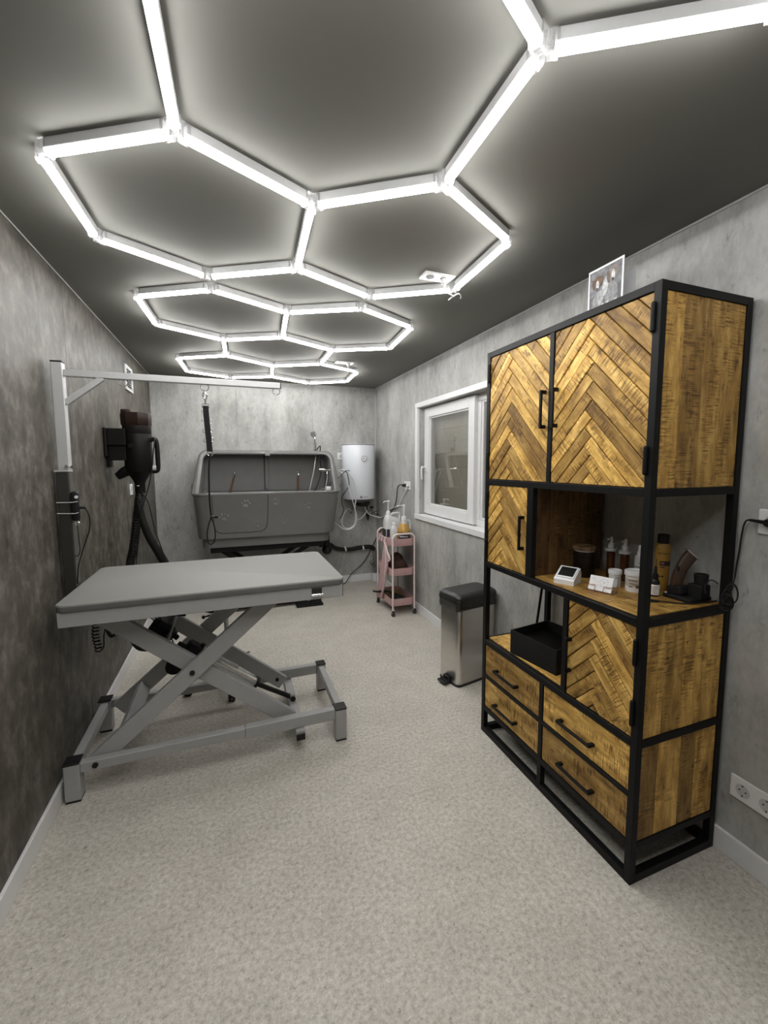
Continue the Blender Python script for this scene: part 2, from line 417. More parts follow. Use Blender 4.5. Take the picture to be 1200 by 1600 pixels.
# ------------------------------------------------------------------ room
XL, XR, YB, YF, H = -0.700, 1.590, 4.812, -1.25, 2.237
solo_struct = lambda name, mb, mat, smooth=None: mesh(name, mb, mat, None, (0, 0, 0), smooth, kind='structure')
solo_struct('floor', MB().box(XL - .2, XR + .2, YF - .2, YB + .2, -0.1, 0), M_floor)
solo_struct('ceiling', MB().box(XL - .2, XR + .2, YF - .2, YB + .2, H, H + 0.1), M_ceil)
def wall_with_panels(name, spans, mat):
    w = struct(name)
    for (x0, x1, y0, y1, z0, z1) in spans: mesh('wall_panel', MB().box(x0, x1, y0, y1, z0, z1, 0.0012), mat, w, smooth=None)
    return w
J = 0.0006
WY0, WY1, WZ0, WZ1 = 1.72, 3.60, 0.905, 1.885       # window opening in the right wall
wall_with_panels('wall_right', [
    (XR, XR + .16, 3.64 + J, YB + .02, 0, H), (XR, XR + .16, WY0, 3.64 - J, 0, WZ0), (XR, XR + .16, WY0, 3.64 - J, WZ1, H),
    (XR, XR + .16, WY1, 3.64 - J, WZ0, WZ1), (XR, XR + .16, 0.5 + J, WY0, 0, H), (XR, XR + .16, YF, 0.5 - J, 0, H)], M_wall)
wall_with_panels('wall_back', [(XL - .1, 0.08 - J, YB, YB + .1, 0, H), (0.08 + J, 0.86 - J, YB, YB + .1, 0, H), (0.86 + J, XR, YB, YB + .1, 0, H)], M_wall)
wall_with_panels('wall_left', [(XL - .1, XL, YF, 0.9 - J, 0, H), (XL - .1, XL, 0.9 + J, 2.5 - J, 0, H), (XL - .1, XL, 2.5 + J, YB, 0, H)], M_wall_dark)
solo_struct('wall_front', MB().box(XL - .1, XR + .1, YF - .1, YF, 0, H), M_wall)
def baseb(name, a, b, dx, dy):
    mbx = MB(); t, h = 0.012, 0.082
    mbx.box(min(a[0], b[0], a[0] + dx * t), max(a[0], b[0], a[0] + dx * t), min(a[1], b[1], a[1] + dy * t), max(a[1], b[1], a[1] + dy * t), 0, h, 0.002)
    solo_struct(name, mbx, M_white)
baseb('baseboard_right', (XR, YF), (XR, YB), -1, 0)
baseb('baseboard_left', (XL, YF), (XL, YB), 1, 0)
baseb('baseboard_back', (XL + .012, YB), (XR - .012, YB), 0, -1)
solo_struct('trim_1', MB().box(XR - .007, XR, YF, YB, H - .008, H, .002), M_greypl)
solo_struct('trim_2', MB().box(XR - .008, XR, YB - .008, YB, 0, H - .008, .002), M_greypl)
solo_struct('trim_3', MB().box(XL, XL + .006, YF, YB, H - .006, H, .002), M_greypl)

# window with casing, reveal, frame, opening sash and fixed pane, roller shutter outside
wn = struct('window_1', (XR, (WY0 + WY1) / 2, WZ0))
cs = MB(); c = 0.04
for b_ in ((WY1 - .012, WY1 + c, WZ0 - .03, WZ1 + .03), (WY0 - c, WY0 + .012, WZ0 - .03, WZ1 + .03)): cs.box(XR - .012, XR + .01, *b_, .002)
cs.box(XR - .0125, XR + .01, WY0 - c, WY1 + c, WZ1 - .012, WZ1 + .031, .002)
cs.box(XR - .018, XR + .05, WY0 - c, WY1 + c, WZ0 - .031, WZ0 + .012, .002)
mesh('casing', cs, M_white, wn, smooth=None)
rv = MB(); X2 = XR + .16
rv.box(XR + .01, X2, WY1 - .012, WY1, WZ0, WZ1); rv.box(XR + .01, X2, WY0, WY0 + .012, WZ0, WZ1); rv.box(XR + .01, X2, WY0, WY1, WZ1 - .012, WZ1)
mesh('reveal', rv, M_wall, wn, smooth=None)
mesh('window_sill', MB().box(XR + .04, X2, WY0, WY1, WZ0, WZ0 + .014, .002), M_white, wn, smooth=None)
FX0, FX1 = XR + .075, XR + .135                       # fixed frame depth
fy0, fy1, fz0, fz1 = WY0 + .012, WY1 - .012, WZ0 + .014, WZ1 - .012
fr = MB()
for b_ in ((fy0, fy0 + .05, fz0, fz1), (fy1 - .05, fy1, fz0, fz1), (fy0 + .05, fy1 - .05, fz0, fz0 + .05), (fy0 + .05, fy1 - .05, fz1 - .05, fz1), (2.69, 2.73, fz0 + .05, fz1 - .05)):
    fr.box(FX0 + .012, FX1, *b_, .003)
mesh('window_frame', fr, M_pvc, wn, smooth=None)
sx0, sx1 = XR + .055, XR + .10
sy0, sy1, sz0, sz1, sw = 2.725, fy1 - .004, fz0 + .008, fz1 - .004, 0.085
sash = MB()
for b_ in ((sy0, sy0 + sw, sz0, sz1), (sy1 - sw, sy1, sz0, sz1), (sy0 + sw, sy1 - sw, sz0, sz0 + sw), (sy0 + sw, sy1 - sw, sz1 - sw, sz1)):
    sash.box(sx0, sx1, *b_, .004, 2)
bd = .012
for b_ in ((sy0 + sw, sy0 + sw + bd, sz0 + sw, sz1 - sw), (sy1 - sw - bd, sy1 - sw, sz0 + sw, sz1 - sw), (sy0 + sw, sy1 - sw, sz0 + sw, sz0 + sw + bd), (sy0 + sw, sy1 - sw, sz1 - sw - bd, sz1 - sw)):
    sash.box(sx0 + .012, sx1 - .006, *b_, .003)
so = mesh('window_sash', sash, M_pvc, wn, smooth=None)
mesh('pane', MB().box(sx0 + .022, sx0 + .026, sy0 + sw, sy1 - sw, sz0 + sw, sz1 - sw), M_glass, so, smooth=None)
hd = MB(); hy = sy1 - .042
hd.box(sx0 - .012, sx0, hy - .014, hy + .014, 1.30, 1.37, .004, 2)
hd.cyl((sx0 - .012, hy, 1.345), (sx0 - .042, hy, 1.345), .009)
hd.tube([(sx0 - .036, hy, 1.352), (sx0 - .044, hy, 1.33), (sx0 - .044, hy, 1.28), (sx0 - .040, hy, 1.235)], lambda t: .0105 - .002 * t, 10)
mesh('window_handle', hd, M_pvc, so)
fx = MB()
for b_ in ((fy0 + .05, fy0 + .065, fz0 + .05, fz1 - .05), (2.67, 2.69, fz0 + .05, fz1 - .05), (fy0 + .065, 2.67, fz0 + .05, fz0 + .065), (fy0 + .065, 2.67, fz1 - .065, fz1 - .05)): fx.box(FX0 + .02, FX1 - .01, *b_, .003)
mesh('glazing_bead', fx, M_pvc, wn, smooth=None)
mesh('pane', MB().box(FX0 + .03, FX0 + .034, fy0 + .065, 2.67, fz0 + .065, fz1 - .065), M_glass, wn, smooth=None)
sh = struct('window_2', (XR + .17, (WY0 + WY1) / 2, WZ0))
sh.name = 'roller_shutter'; sh['kind'] = 'structure'
k = 0; z = WZ0 + .002
while z < WZ1 - .05:
    mesh('slat', MB().box(XR + .150, XR + .162, WY0 + .015, WY1 - .015, z + .0005, min(z + .1095, WZ1 - .012), .0012), M_shut, sh, smooth=None); z += .11
mesh('guide_rail', MB().box(XR + .138, XR + .149, WY1 - .045, WY1 - .012, WZ0 + .002, WZ1 - .012, .003), M_pvc, sh, smooth=None)

# ------------------------------------------------------------------ hexagon LED ceiling lights
near = {'A': (-.445, 1.50), 'B': (-.098, 1.289), 'C': (.277, 1.475), 'D': (.628, 1.228), 'E': (.618, .784), 'F': (1.005, 1.437), 'G': (1.031, 1.907), 'Q': (.677, 2.137),
        'I': (.298, 1.949), 'J': (-.062, 2.169), 'K': (-.43, 1.954), 'b': (-.107, .84), 't': (.262, .60), 'e': (.985, .555), 'f': (.975, .10), 'g': (.60, -.12), 'h': (.245, .11), 'i': (-.115, -.10), 'j': (-.48, .14), 'k': (-.47, .61)}
near_e = ['AB', 'BC', 'CI', 'IJ', 'JK', 'KA', 'CD', 'DF', 'FG', 'GQ', 'QI', 'Bb', 'bt', 'tE', 'ED', 'Ee', 'ef', 'fg', 'gh', 'ht', 'hi', 'ij', 'jk', 'kb']
far = {'L': (-.404, 2.539), 'M': (-.055, 2.32), 'N': (.320, 2.509), 'O': (.69, 2.306), 'P': (1.063, 2.508), 'Q': (1.105, 2.999), 'R': (.726, 3.201), 'S': (.352, 2.994), 'T': (-.012, 3.195), 'U': (-.384, 2.991),
       'V': (-.355, 3.859), 'W': (-.001, 3.638), 'X': (.365, 3.877), 'Y': (.734, 3.661), 'Z': (1.097, 3.85), 'a': (1.13, 4.33), 'b': (.778, 4.56), 'c': (.398, 4.347), 'd': (.031, 4.534), 'e': (-.334, 4.359)}
far_e = ['LM', 'MN', 'NS', 'ST', 'TU', 'UL', 'NO', 'OP', 'PQ', 'QR', 'RS', 'TW', 'WX', 'XY', 'YR', 'WV', 'Ve', 'ed', 'dc', 'cX', 'YZ', 'Za', 'ab', 'bc']
def hexlight(nodes, edges, label):
    cx = sum(p[0] for p in nodes.values()) / len(nodes); cy = sum(p[1] for p in nodes.values()) / len(nodes)
    t = thing('hexagon_ceiling_light', label, 'ceiling light', (cx, cy, H))
    for e in edges:
        p, q = Vector((*nodes[e[0]], H)), Vector((*nodes[e[1]], H)); d = (q - p).normalized(); L = (q - p).length - .05
        M = frame_of(d, Vector((0, 0, 1)).cross(d), (p + q) / 2)
        hs = MB().box(-L / 2, L / 2, -.009, .009, -.006, 0)                                   # mounting strip
        hs.box(-L / 2, L / 2, -.0132, .0132, -.0285, -.004, .0015)
        ho = local('tube', hs, M_housing, t, M)
        df = MB(); ring = []
        for x in (-L / 2, L / 2): ring.append([Vector((x, .0114 * math.copysign(abs(math.cos(a)) ** .6, math.cos(a)), -.0275 - .0155 * math.sin(a) ** .7)) for a in [math.pi * i / 8 for i in range(9)]])
        df.loft(ring, True, True, True)
        dob = local('diffuser', df, M_tube, ho, M)
        dob.matrix_basis = Matrix.Identity(4)
        dob.data.materials.clear(); dob.data.materials.append(M_tube)
    cnt = {}
    for e in edges:
        for k_ in e: cnt.setdefault(k_, []).append(e[1] if e[0] == k_ else e[0])
    for k_, nb in cnt.items():
        p = Vector((*nodes[k_], H)); jb = MB().cyl(p + Vector((0, 0, -.046)), p + Vector((0, 0, -.002)), .009, n=10)
        for o_ in nb:
            d = (Vector((*nodes[o_], H)) - p).normalized()
            a, b_ = p + d * .010, p + d * .032
            jb.beam(a + Vector((0, 0, -.004)), b_ + Vector((0, 0, -.004)), .032, .002); jb.beam(a + Vector((0, 0, -.046)), b_ + Vector((0, 0, -.047)), .014, .002)
            s_ = Vector((0, 0, 1)).cross(d) * .0145
            for q_ in (s_, -s_): jb.beam(a + q_ + Vector((0, 0, -.024)), b_ + q_ + Vector((0, 0, -.024)), .002, .036)
        mesh('connector', jb, M_joint, t, smooth=None)
    return t
hexlight(near, near_e, 'nearer white LED honeycomb light of large cells on the grey ceiling')
hexlight(far, far_e, 'farther white LED honeycomb light on the ceiling, reaching towards the bathing tub')

def euro_socket(mb, c, nrm, up, gap=.0):
    pass
def socket_plate(name, label, c, u, v, n, cols=1, hole=None, size=.081):
    """wall or ceiling socket plate: u across, v up, n out of the surface"""
    u, v, n = Vector(u), Vector(v), Vector(n); c = Vector(c)
    t = thing(name, label, 'power socket', c)
    W = size * cols if cols == 1 else .071 * cols + .010
    M = Matrix((u, v, n)).transposed().to_4x4(); M.translation = c
    mbx = MB().box(-W / 2, W / 2, -size / 2, size / 2, 0, .009, .004, 2, M)
    mesh('cover_plate', mbx, M_white, t, smooth=None)
    for i in range(cols):
        cc = c + u * (.071 * (i - (cols - 1) / 2))
        rg = MB()
        a = [cc + n * .0092 + (u * math.cos(2 * math.pi * k / 20) + v * math.sin(2 * math.pi * k / 20)) * .0225 for k in range(20)]
        b_ = [cc + n * .0105 + (u * math.cos(2 * math.pi * k / 20) + v * math.sin(2 * math.pi * k / 20)) * .0205 for k in range(20)]
        d_ = [cc + n * .0093 + (u * math.cos(2 * math.pi * k / 20) + v * math.sin(2 * math.pi * k / 20)) * .0190 for k in range(20)]
        rg.loft([a, b_, d_])
        so_ = mesh('socket_insert', rg, M_greypl, t, smooth=30)
        pn = MB()
        for sg in (-1, 1): pn.cyl(cc + u * sg * .0095 + n * .0093, cc + u * sg * .0095 + n * .0103, .0028, n=8)
        for sg in (-1, 1): pn.obox(cc + v * sg * .0175 + n * .0098, (.004, .004, .004))
        mesh('pin_hole', pn, M_print, so_, smooth=None)
    return t
socket_plate('wall_socket', 'white double socket low on the right wall beside the wooden cabinet', (XR, .812, .268), (0, -1, 0), (0, 0, 1), (-1, 0, 0), 2)
socket_plate('wall_socket', 'white double socket on the right wall above the pink trolley', (XR, 3.835, 1.168), (0, -1, 0), (0, 0, 1), (-1, 0, 0), 2)
socket_plate('wall_socket', 'white socket on the back wall beside the white water heater', (1.172, YB, 1.462), (1, 0, 0), (0, 0, 1), (0, -1, 0), 1)
socket_plate('wall_socket', 'white socket on the right wall above the cabinet, plugged with a black charger lead', (XR, .826, 1.19), (0, -1, 0), (0, 0, 1), (-1, 0, 0), 1)
socket_plate('wall_socket', 'white socket on the dark left wall behind the dryer hose', (XL, 3.70, 1.19), (0, 1, 0), (0, 0, 1), (1, 0, 0), 1)
def ceil_socket(label, c):
    t = socket_plate('ceiling_socket', label, c, (1, 0, 0), (0, 1, 0), (0, 0, -1), 2)
    mesh('socket_recess', MB().cyl((c[0] - .0355, c[1], c[2] - .0094), (c[0] - .0355, c[1], c[2] - .0100), .0185, n=20), M_print, t, smooth=None)
    return t
ceil_socket('white double ceiling socket feeding the nearer honeycomb light', (.921, 1.872, H))
ceil_socket('white double ceiling socket feeding the farther honeycomb light', (.937, 3.675, H))
def lamp_lead(label, c, end):
    x, y = c
    t = thing('lamp_lead', label, 'cable', (x, y, H - .012))
    mesh('plug', MB().cyl((x, y, H - .0095), (x, y, H - .030), .017, .013, n=14).cyl((x, y, H - .030), (x, y, H - .05), .006, n=8), M_whitepl, t)
    mesh('lead', MB().tube([(x, y, H - .048), (x + .01, y - .02, H - .075), (x + .03, y - .03, H - .09), (end[0] - .02, end[1] + .02, H - .075), (end[0], end[1] - .03, H - .062), (end[0] + .035, end[1] + .0, H - .056), (end[0] + .05, end[1] + .03, H - .055)], .003, 6), M_cable_w, t)
lamp_lead('short white lead hanging from the ceiling socket of the nearer light', (.956, 1.872), (1.031, 1.907))
lamp_lead('short white lead hanging from the ceiling socket of the farther light', (.972, 3.675), (1.097, 3.83))

# ventilation grille on the left wall
t = thing('vent_grille', 'white slatted ventilation grille high on the dark left wall', 'vent', (XL, 3.84, 2.017))
g = MB()
for b_ in ((3.725, 3.745, 1.925, 2.11), (3.935, 3.955, 1.925, 2.11), (3.745, 3.935, 1.925, 1.943), (3.745, 3.935, 2.092, 2.11)): g.box(XL, XL + .014, *b_, .002)
mesh('grille_frame', g, M_white, t, smooth=None)
for i in range(9):
    z = 1.951 + i * .017
    mesh('slat', MB().obox((XL + .008, 3.84, z), (.016, .19, .003), (0, R(35), 0)), M_white, t, smooth=None)
mesh('mesh_backing', MB().box(XL, XL + .002, 3.745, 3.935, 1.943, 2.092), M_seam, t, smooth=None)

# ------------------------------------------------------------------ herringbone cabinet
CX, CB, CN, CF, CZ = 1.1664, 1.575, .9227, 1.8205, 1.900      # front x, back x, near y, far y, top
P = .025
cab = thing('herringbone_cabinet', 'tall black framed wooden cabinet with herringbone plank doors and four drawers', 'cabinet', ((CX + CB) / 2, (CN + CF) / 2, 0))
f = MB()
def rail(x0, x1, y0, y1, z0, z1): f.box(x0, x1, y0, y1, z0, z1, .0012)
for x0 in (CX, CB - P):                                        # corner posts
    for y0 in (CN, CF - P): rail(x0, x0 + P, y0, y0 + P, 0, CZ)
def ring(z0, z1, front=True, back=True, near=True, farr=True):
    if front: rail(CX + .0003, CX + P, CN + P, CF - P, z0, z1)
    if back: rail(CB - P, CB - .0003, CN + P, CF - P, z0, z1)
    if near: rail(CX + P, CB - P, CN + .0003, CN + P, z0, z1)
    if farr: rail(CX + P, CB - P, CF - P, CF - .0003, z0, z1)
ring(0, .03); ring(.120, .145); ring(.470, .497); ring(.868, .893); ring(1.275, 1.300); ring(CZ - P, CZ)
rail(CX + .0004, CX + P, CN + P, CF - P, .296, .312)           # rail between the drawers
rail(CX + .0005, CX + P, 1.3625, 1.3855, .03, .470)            # upright between the drawers
rail(CX + .0005, CX + P, 1.3625, 1.3855, 1.300, CZ - P)        # upright between the upper doors
rail(CX + .0005, CX + P, 1.460, 1.4985, .893, 1.275)           # beside the small door
rail(CX + .0005, CX + P, 1.2415, 1.2655, .497, .868)           # beside the niche
rail(CB - P + .0005, CB - .0005, 1.2415, 1.2655, .497, .868)
mesh('frame', f, M_black, cab, smooth=None)
mesh('top_panel', MB().box(CX + P, CB - P, CN + P, CF - P, CZ - .016, CZ - .002), M_black, cab, smooth=None)

FX = CX + .004                                                  # door faces sit just behind the frame's front
def herringbone(parent, y0, y1, z0, z1, cy, w=.0445, zoff=0.0):
    """planks laid in interlocking pairs; u runs from the far side towards the camera (-y)"""
    s2 = math.sqrt(2)
    U = lambda y: -y
    u0, u1, uc = U(y1), U(y0), U(cy)
    rect = [(u0, z0), (u1, z0), (u1, z1), (u0, z1)]
    pq = [((z + (u - uc) - zoff) / s2, (z - (u - uc) - zoff) / s2) for u, z in rect]
    ks = range(int((min(min(a) for a in pq)) / w) - 2, int(max(max(a) for a in pq) / w) + 3)
    gap = .0015
    for side in (0, 1):
        for k in ks:
            poly = pq if area2(pq) > 0 else pq[::-1]
            i, j = (0, 1) if side == 0 else (1, 0)              # 0: band in p, 1: band in q
            a = [0, 0]; a[i] = 1
            poly = clip(poly, a[0], a[1], (k + 1) * w - gap)
            if len(poly) < 3: continue
            poly = clip(poly, -a[0], -a[1], -(k * w + gap))
            if len(poly) < 3: continue
            b_ = [0, 0]; b_[j] = 1
            poly = clip(poly, b_[0], b_[1], ((k + 1) if side == 0 else k) * w - gap)
            if len(poly) < 3 or abs(area2(poly)) < 6e-5: continue
            pts = [(uc + (p - q) / s2, zoff + (p + q) / s2) for p, q in poly]   # (u, z)
            cu_, cz_ = sum(p[0] for p in pts) / len(pts), sum(p[1] for p in pts) / len(pts)
            ax = Vector((0, -1, -1)).normalized() if side == 0 else Vector((0, 1, -1)).normalized()   # along the plank, downwards
            dx = Vector((-1, 0, 0))                             # out of the door, to the room
            ay = dx.cross(ax)
            M = frame_of(ax, ay, Vector((FX + .012, -cu_, cz_)))
            Mi = M.inverted()
            loc = [Mi @ Vector((FX + .012, -u, z)) for u, z in pts]
            pl = [(v.x, v.y) for v in loc]
            if area2(pl) < 0: pl = pl[::-1]
            pr_ = random.uniform(-.0022, .0012)
            local('plank', MB().prism(pl, 0, .012 + pr_, None, .0022), M_wood, parent, M)
def pull(parent, p, q, out, name='handle'):
    """black square bar pull between p and q standing 'out' from the face"""
    p, q, n = Vector(p), Vector(q), Vector((-1, 0, 0)); d = (q - p).normalized()
    hb = MB(); up = n
    hb.beam(p + n * (out - .005) - d * .007, q + n * (out - .005) + d * .007, .011, .010, n, .0015)
    for e in (p, q):
        hb.beam(e, e + n * (out - .004), .011, .014, d, .001)
    return mesh(name, hb, M_black, parent, smooth=None)
def hinge(parent, y, z, L=.075):
    hg = MB().cyl((CX - .004, y, z - L / 2), (CX - .004, y, z + L / 2), .007, n=10)
    hg.sphere((CX - .004, y, z + L / 2), .007, 8).sphere((CX - .004, y, z - L / 2), .007, 8)
    return mesh('hinge', hg, M_black, parent)
def door(y0, y1, z0, z1, cy, hand, hinge_y, hinges, zoff, hlen):
    dr = mesh('door', MB().box(FX + .0125, FX + .022, y0, y1, z0, z1), M_backing, cab, origin=(FX + .012, (y0 + y1) / 2, z0), smooth=None)
    herringbone(dr, y0, y1, z0, z1, cy, zoff=zoff)
    pull(dr, (FX, hand[0], hand[1] - hlen / 2), (FX, hand[0], hand[1] + hlen / 2), .028)
    for hz in hinges: hinge(dr, hinge_y, hz)
    return dr
door(.9485, 1.361, 1.302, CZ - P - .002, 1.168, (1.338, 1.588), .944, (1.80, 1.385), .022, .135)
door(1.387, 1.794, 1.302, CZ - P - .002, 1.627, (1.405, 1.588), 1.797, (1.80, 1.39), .010, .135)
door(1.500, 1.794, .895, 1.273, 1.675, (1.520, 1.078), 1.797, (1.20, .965), .030, .135)
door(.9485, 1.2400, .499, .866, 1.105, (1.222, .66), .944, (.785, .585), .020, .12)

def drawer(y0, y1, z0, z1, hy, hz, hl):
    d_ = board('drawer', cab, (FX + .008, (y0 + y1) / 2, (z0 + z1) / 2), y1 - y0, z1 - z0, .016, (0, 1, 0), (0, 0, 1), M_wood, .002)
    org = ORG[d_]
    # handle and drawer box are sub-parts in the drawer's own axes
    hb = MB(); n = Vector((-1, 0, 0)); out = .03
    p, q = Vector((FX, hy - hl / 2, hz)), Vector((FX, hy + hl / 2, hz)); d = Vector((0, 1, 0))
    hb.beam(p + n * (out - .005) - d * .007, q + n * (out - .005) + d * .007, .011, .010, n, .0015)
    for e in (p, q): hb.beam(e, e + n * (out - .004), .011, .014, d, .001)
    Mi = d_.matrix_basis.to_3x3().to_4x4().inverted()
    hb.bm.transform(Matrix.Translation(-org)); hb.bm.transform(Mi)
    ho = local('handle', hb, M_black, d_, Matrix.Translation(org)); ho.matrix_basis = Matrix.Identity(4)
    return d_
zt0, zt1, zb0, zb1 = .314, .468, .147, .294
drawer(1.387, 1.794, zt0, zt1, 1.608, .378, .155); drawer(1.387, 1.794, zb0, zb1, 1.611, .203, .155)
drawer(.9485, 1.361, zt0, zt1, 1.174, .380, .155); drawer(.9485, 1.361, zb0, zb1, 1.167, .206, .155)
mesh('drawer_carcass', MB().box(FX + .02, CB - .012, CN + .02, CF - .02, .147, .462), M_black, cab, smooth=None)
# side planking (near side and far side), rear planking of the closed boxes
def side_planks(y, z0, z1, x0=CX + P, x1=CB - P, n=4, mat=M_wood_side, seed=1):
    rnd = random.Random(seed); ws = [rnd.uniform(.8, 1.25) for _ in range(n)]; s = sum(ws); x = x0
    for w_ in ws:
        w_ = w_ / s * (x1 - x0)
        board('side_plank', cab, (x + w_ / 2, y + rnd.uniform(-.0006, .0006), (z0 + z1) / 2), z1 - z0, w_ - .0008, .014, (0, 0, 1), (1, 0, 0), mat, .001); x += w_
for (z0, z1, sd) in ((1.300, CZ - P, 3), (.497, .868, 5), (.145, .470, 8)): side_planks(CN + .012, z0, z1, seed=sd)
for (z0, z1, sd) in ((1.300, CZ - P, 13), (.893, 1.275, 15), (.145, .470, 18)): side_planks(CF - .012, z0, z1, seed=sd)
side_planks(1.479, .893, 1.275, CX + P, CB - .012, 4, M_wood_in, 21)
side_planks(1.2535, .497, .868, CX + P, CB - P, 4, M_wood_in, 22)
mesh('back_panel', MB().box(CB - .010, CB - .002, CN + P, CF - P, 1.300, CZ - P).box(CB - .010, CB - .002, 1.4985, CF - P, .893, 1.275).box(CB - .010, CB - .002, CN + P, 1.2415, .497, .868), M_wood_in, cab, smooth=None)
board('shelf', cab, ((CX + CB) / 2 + .006, (CN + CF) / 2, .8885), CF - CN - 2 * P - .001, CB - CX - P - .012, .016, (0, 1, 0), (1, 0, 0), M_wood)
board('shelf', cab, ((CX + CB) / 2 + .006, (CN + CF) / 2, .4945), CF - CN - 2 * P - .001, CB - CX - P - .012, .016, (0, 1, 0), (1, 0, 0), M_wood)
board('shelf', cab, ((CX + CB) / 2 + .003, (CN + CF) / 2, 1.291), CF - CN - 2 * P - .001, CB - CX - P - .02, .014, (0, 1, 0), (1, 0, 0), M_wood_in)
S1, S2 = .8966, .5026                                           # upper faces of the two open shelves

# things on the open shelf
def face(p, n):
    """frame whose x runs to the viewer's right along the shelf and z points at direction n"""
    n = Vector(n).normalized(); x = Vector((0, 0, 1)).cross(n).normalized(); M = Matrix((x, Vector((0, 0, 1)), n)).transposed().to_4x4(); M.translation = p; return M
def toroom(x, y): return Vector((-x, -y, 0)).normalized()      # towards where the photograph was taken

# card terminal
t = thing('card_terminal', 'small white card terminal with a black tilted screen on the shelf', 'card reader', (1.256, 1.352, S1))
ang = math.atan2(-.034, .1) ; fx_ = Vector((1.238 - 1.204, 1.291 - 1.363, 0)).normalized(); fn = Vector((0, 0, 1)).cross(fx_) * -1
fn = Vector((fx_.y, -fx_.x, 0));
if fn.dot(Vector((-1, -1, 0))) < 0: fn = -fn
o0 = Vector((1.221, 1.327, S1))                                 # middle of the front bottom edge
A = lambda u, d, z: o0 + fx_ * u - fn * d + Vector((0, 0, z))
hw = .040
bd_ = MB()
prof = [(.0, 0), (.078, 0), (.078, .034), (.070, .057), (.066, .059), (.004, .022), (.0, .018)]
bd_.loft([[A(-hw, d, z) for d, z in prof], [A(-hw + .001, d, z) for d, z in prof], [A(hw - .001, d, z) for d, z in prof], [A(hw, d, z) for d, z in prof]])
mesh('body', bd_, M_whitepl, t, smooth=None)
sl = Vector((0, 0, 0)); e1 = (A(0, .066, .059) - A(0, .004, .022)); ed = e1.normalized(); en = fx_.cross(ed);
if en.z < 0: en = -en
ctr = (A(0, .066, .059) + A(0, .004, .022)) / 2
Ms = Matrix((fx_, ed, en)).transposed().to_4x4(); Ms.translation = ctr + en * .001 + ed * .004
mesh('bezel', MB().box(-.037, .037, -e1.length / 2 + .002, e1.length / 2 - .004, -.002, .003, .003, 2, Ms), M_whitepl, t, smooth=None)
mesh('screen', MB().box(-.031, .031, -e1.length / 2 + .009, e1.length / 2 - .011, .002, .0036, .001, 1, Ms), M_blackpl, t, smooth=None)

# card holder with printed cards
t = thing('card_holder', 'copper wire holder with a white printed business card', 'card holder', (1.275, 1.19, S1))
hx = Vector((1.285 - 1.252, 1.148 - 1.239, 0)).normalized(); hn = Vector((hx.y, -hx.x, 0))
if hn.dot(Vector((-1, -1, 0))) < 0: hn = -hn
o1 = Vector((1.268, 1.194, S1)); lean = R(24)
cup = (Vector((0, 0, 1)) * math.cos(lean) - hn * math.sin(lean)); cn = hx.cross(cup);
if cn.dot(hn) < 0: cn = -cn
Mc = Matrix((hx, cup, cn)).transposed().to_4x4(); Mc.translation = o1 + Vector((0, 0, .005))
cards = mesh('business_card', MB().box(-.043, .043, 0, .056, -.006, .0, .001, 1, Mc), M_card, t, smooth=None)
ink = flat('grey_ink', (0.38, 0.37, 0.37), .6)
pm = MB()
for k in range(28):
    a0, a1 = 2 * math.pi * k / 28, 2 * math.pi * (k + 1) / 28
    if k % 7 == 6: continue
    p0, p1 = Mc @ Vector((.012 + .0145 * math.cos(a0), .033 + .0145 * math.sin(a0), .0004)), Mc @ Vector((.012 + .0145 * math.cos(a1), .033 + .0145 * math.sin(a1), .0004))
    pm.beam(p0, p1, .0009, .0006, cn)
for (x, y, r) in ((.012, .033, .0024), (.007, .037, .0013), (.017, .037, .0013), (-.008, .035, .0015), (-.014, .031, .0012), (-.020, .036, .0012), (.010, .029, .0013)):
    pm.cyl(Mc @ Vector((x, y, .0001)), Mc @ Vector((x, y, .0007)), r, n=8)
for (x0, x1, y) in ((-.03, -.006, .022), (-.006, .022, .019), (-.034, -.022, .043)):
    pm.beam(Mc @ Vector((x0, y, .0004)), Mc @ Vector((x1, y, .0004)), .0009, .0006, cn)
mesh('card_print', pm, ink, cards, smooth=None)
wr = MB()
W_ = lambda u, v, d: Mc @ Vector((u, v, d))
for sg in (-1, 1):
    wr.tube([W_(sg * .050, .022, .004), W_(sg * .030, .018, .004), W_(sg * .0165, .018, .004), W_(sg * .0165, -.002, .005), W_(sg * .0165, -.004, -.008)], .0011, 6, 3)
    wr.tube([W_(sg * .050, .022, .004), W_(sg * .052, .026, -.012), W_(sg * .052, .040, -.026), o1 + hx * sg * .05 - hn * .035 + Vector((0, 0, .002))], .0011, 6, 3)
    wr.tube([o1 + hx * sg * .05 - hn * .035 + Vector((0, 0, .0015)), o1 + hx * sg * .05 + hn * .006 + Vector((0, 0, .0015))], .0011, 6, 1)
wr.tube([o1 + hx * .05 + hn * .006 + Vector((0, 0, .0015)), o1 - hx * .05 + hn * .006 + Vector((0, 0, .0015))], .0011, 6, 1)
mesh('wire_frame', wr, M_copper, t)

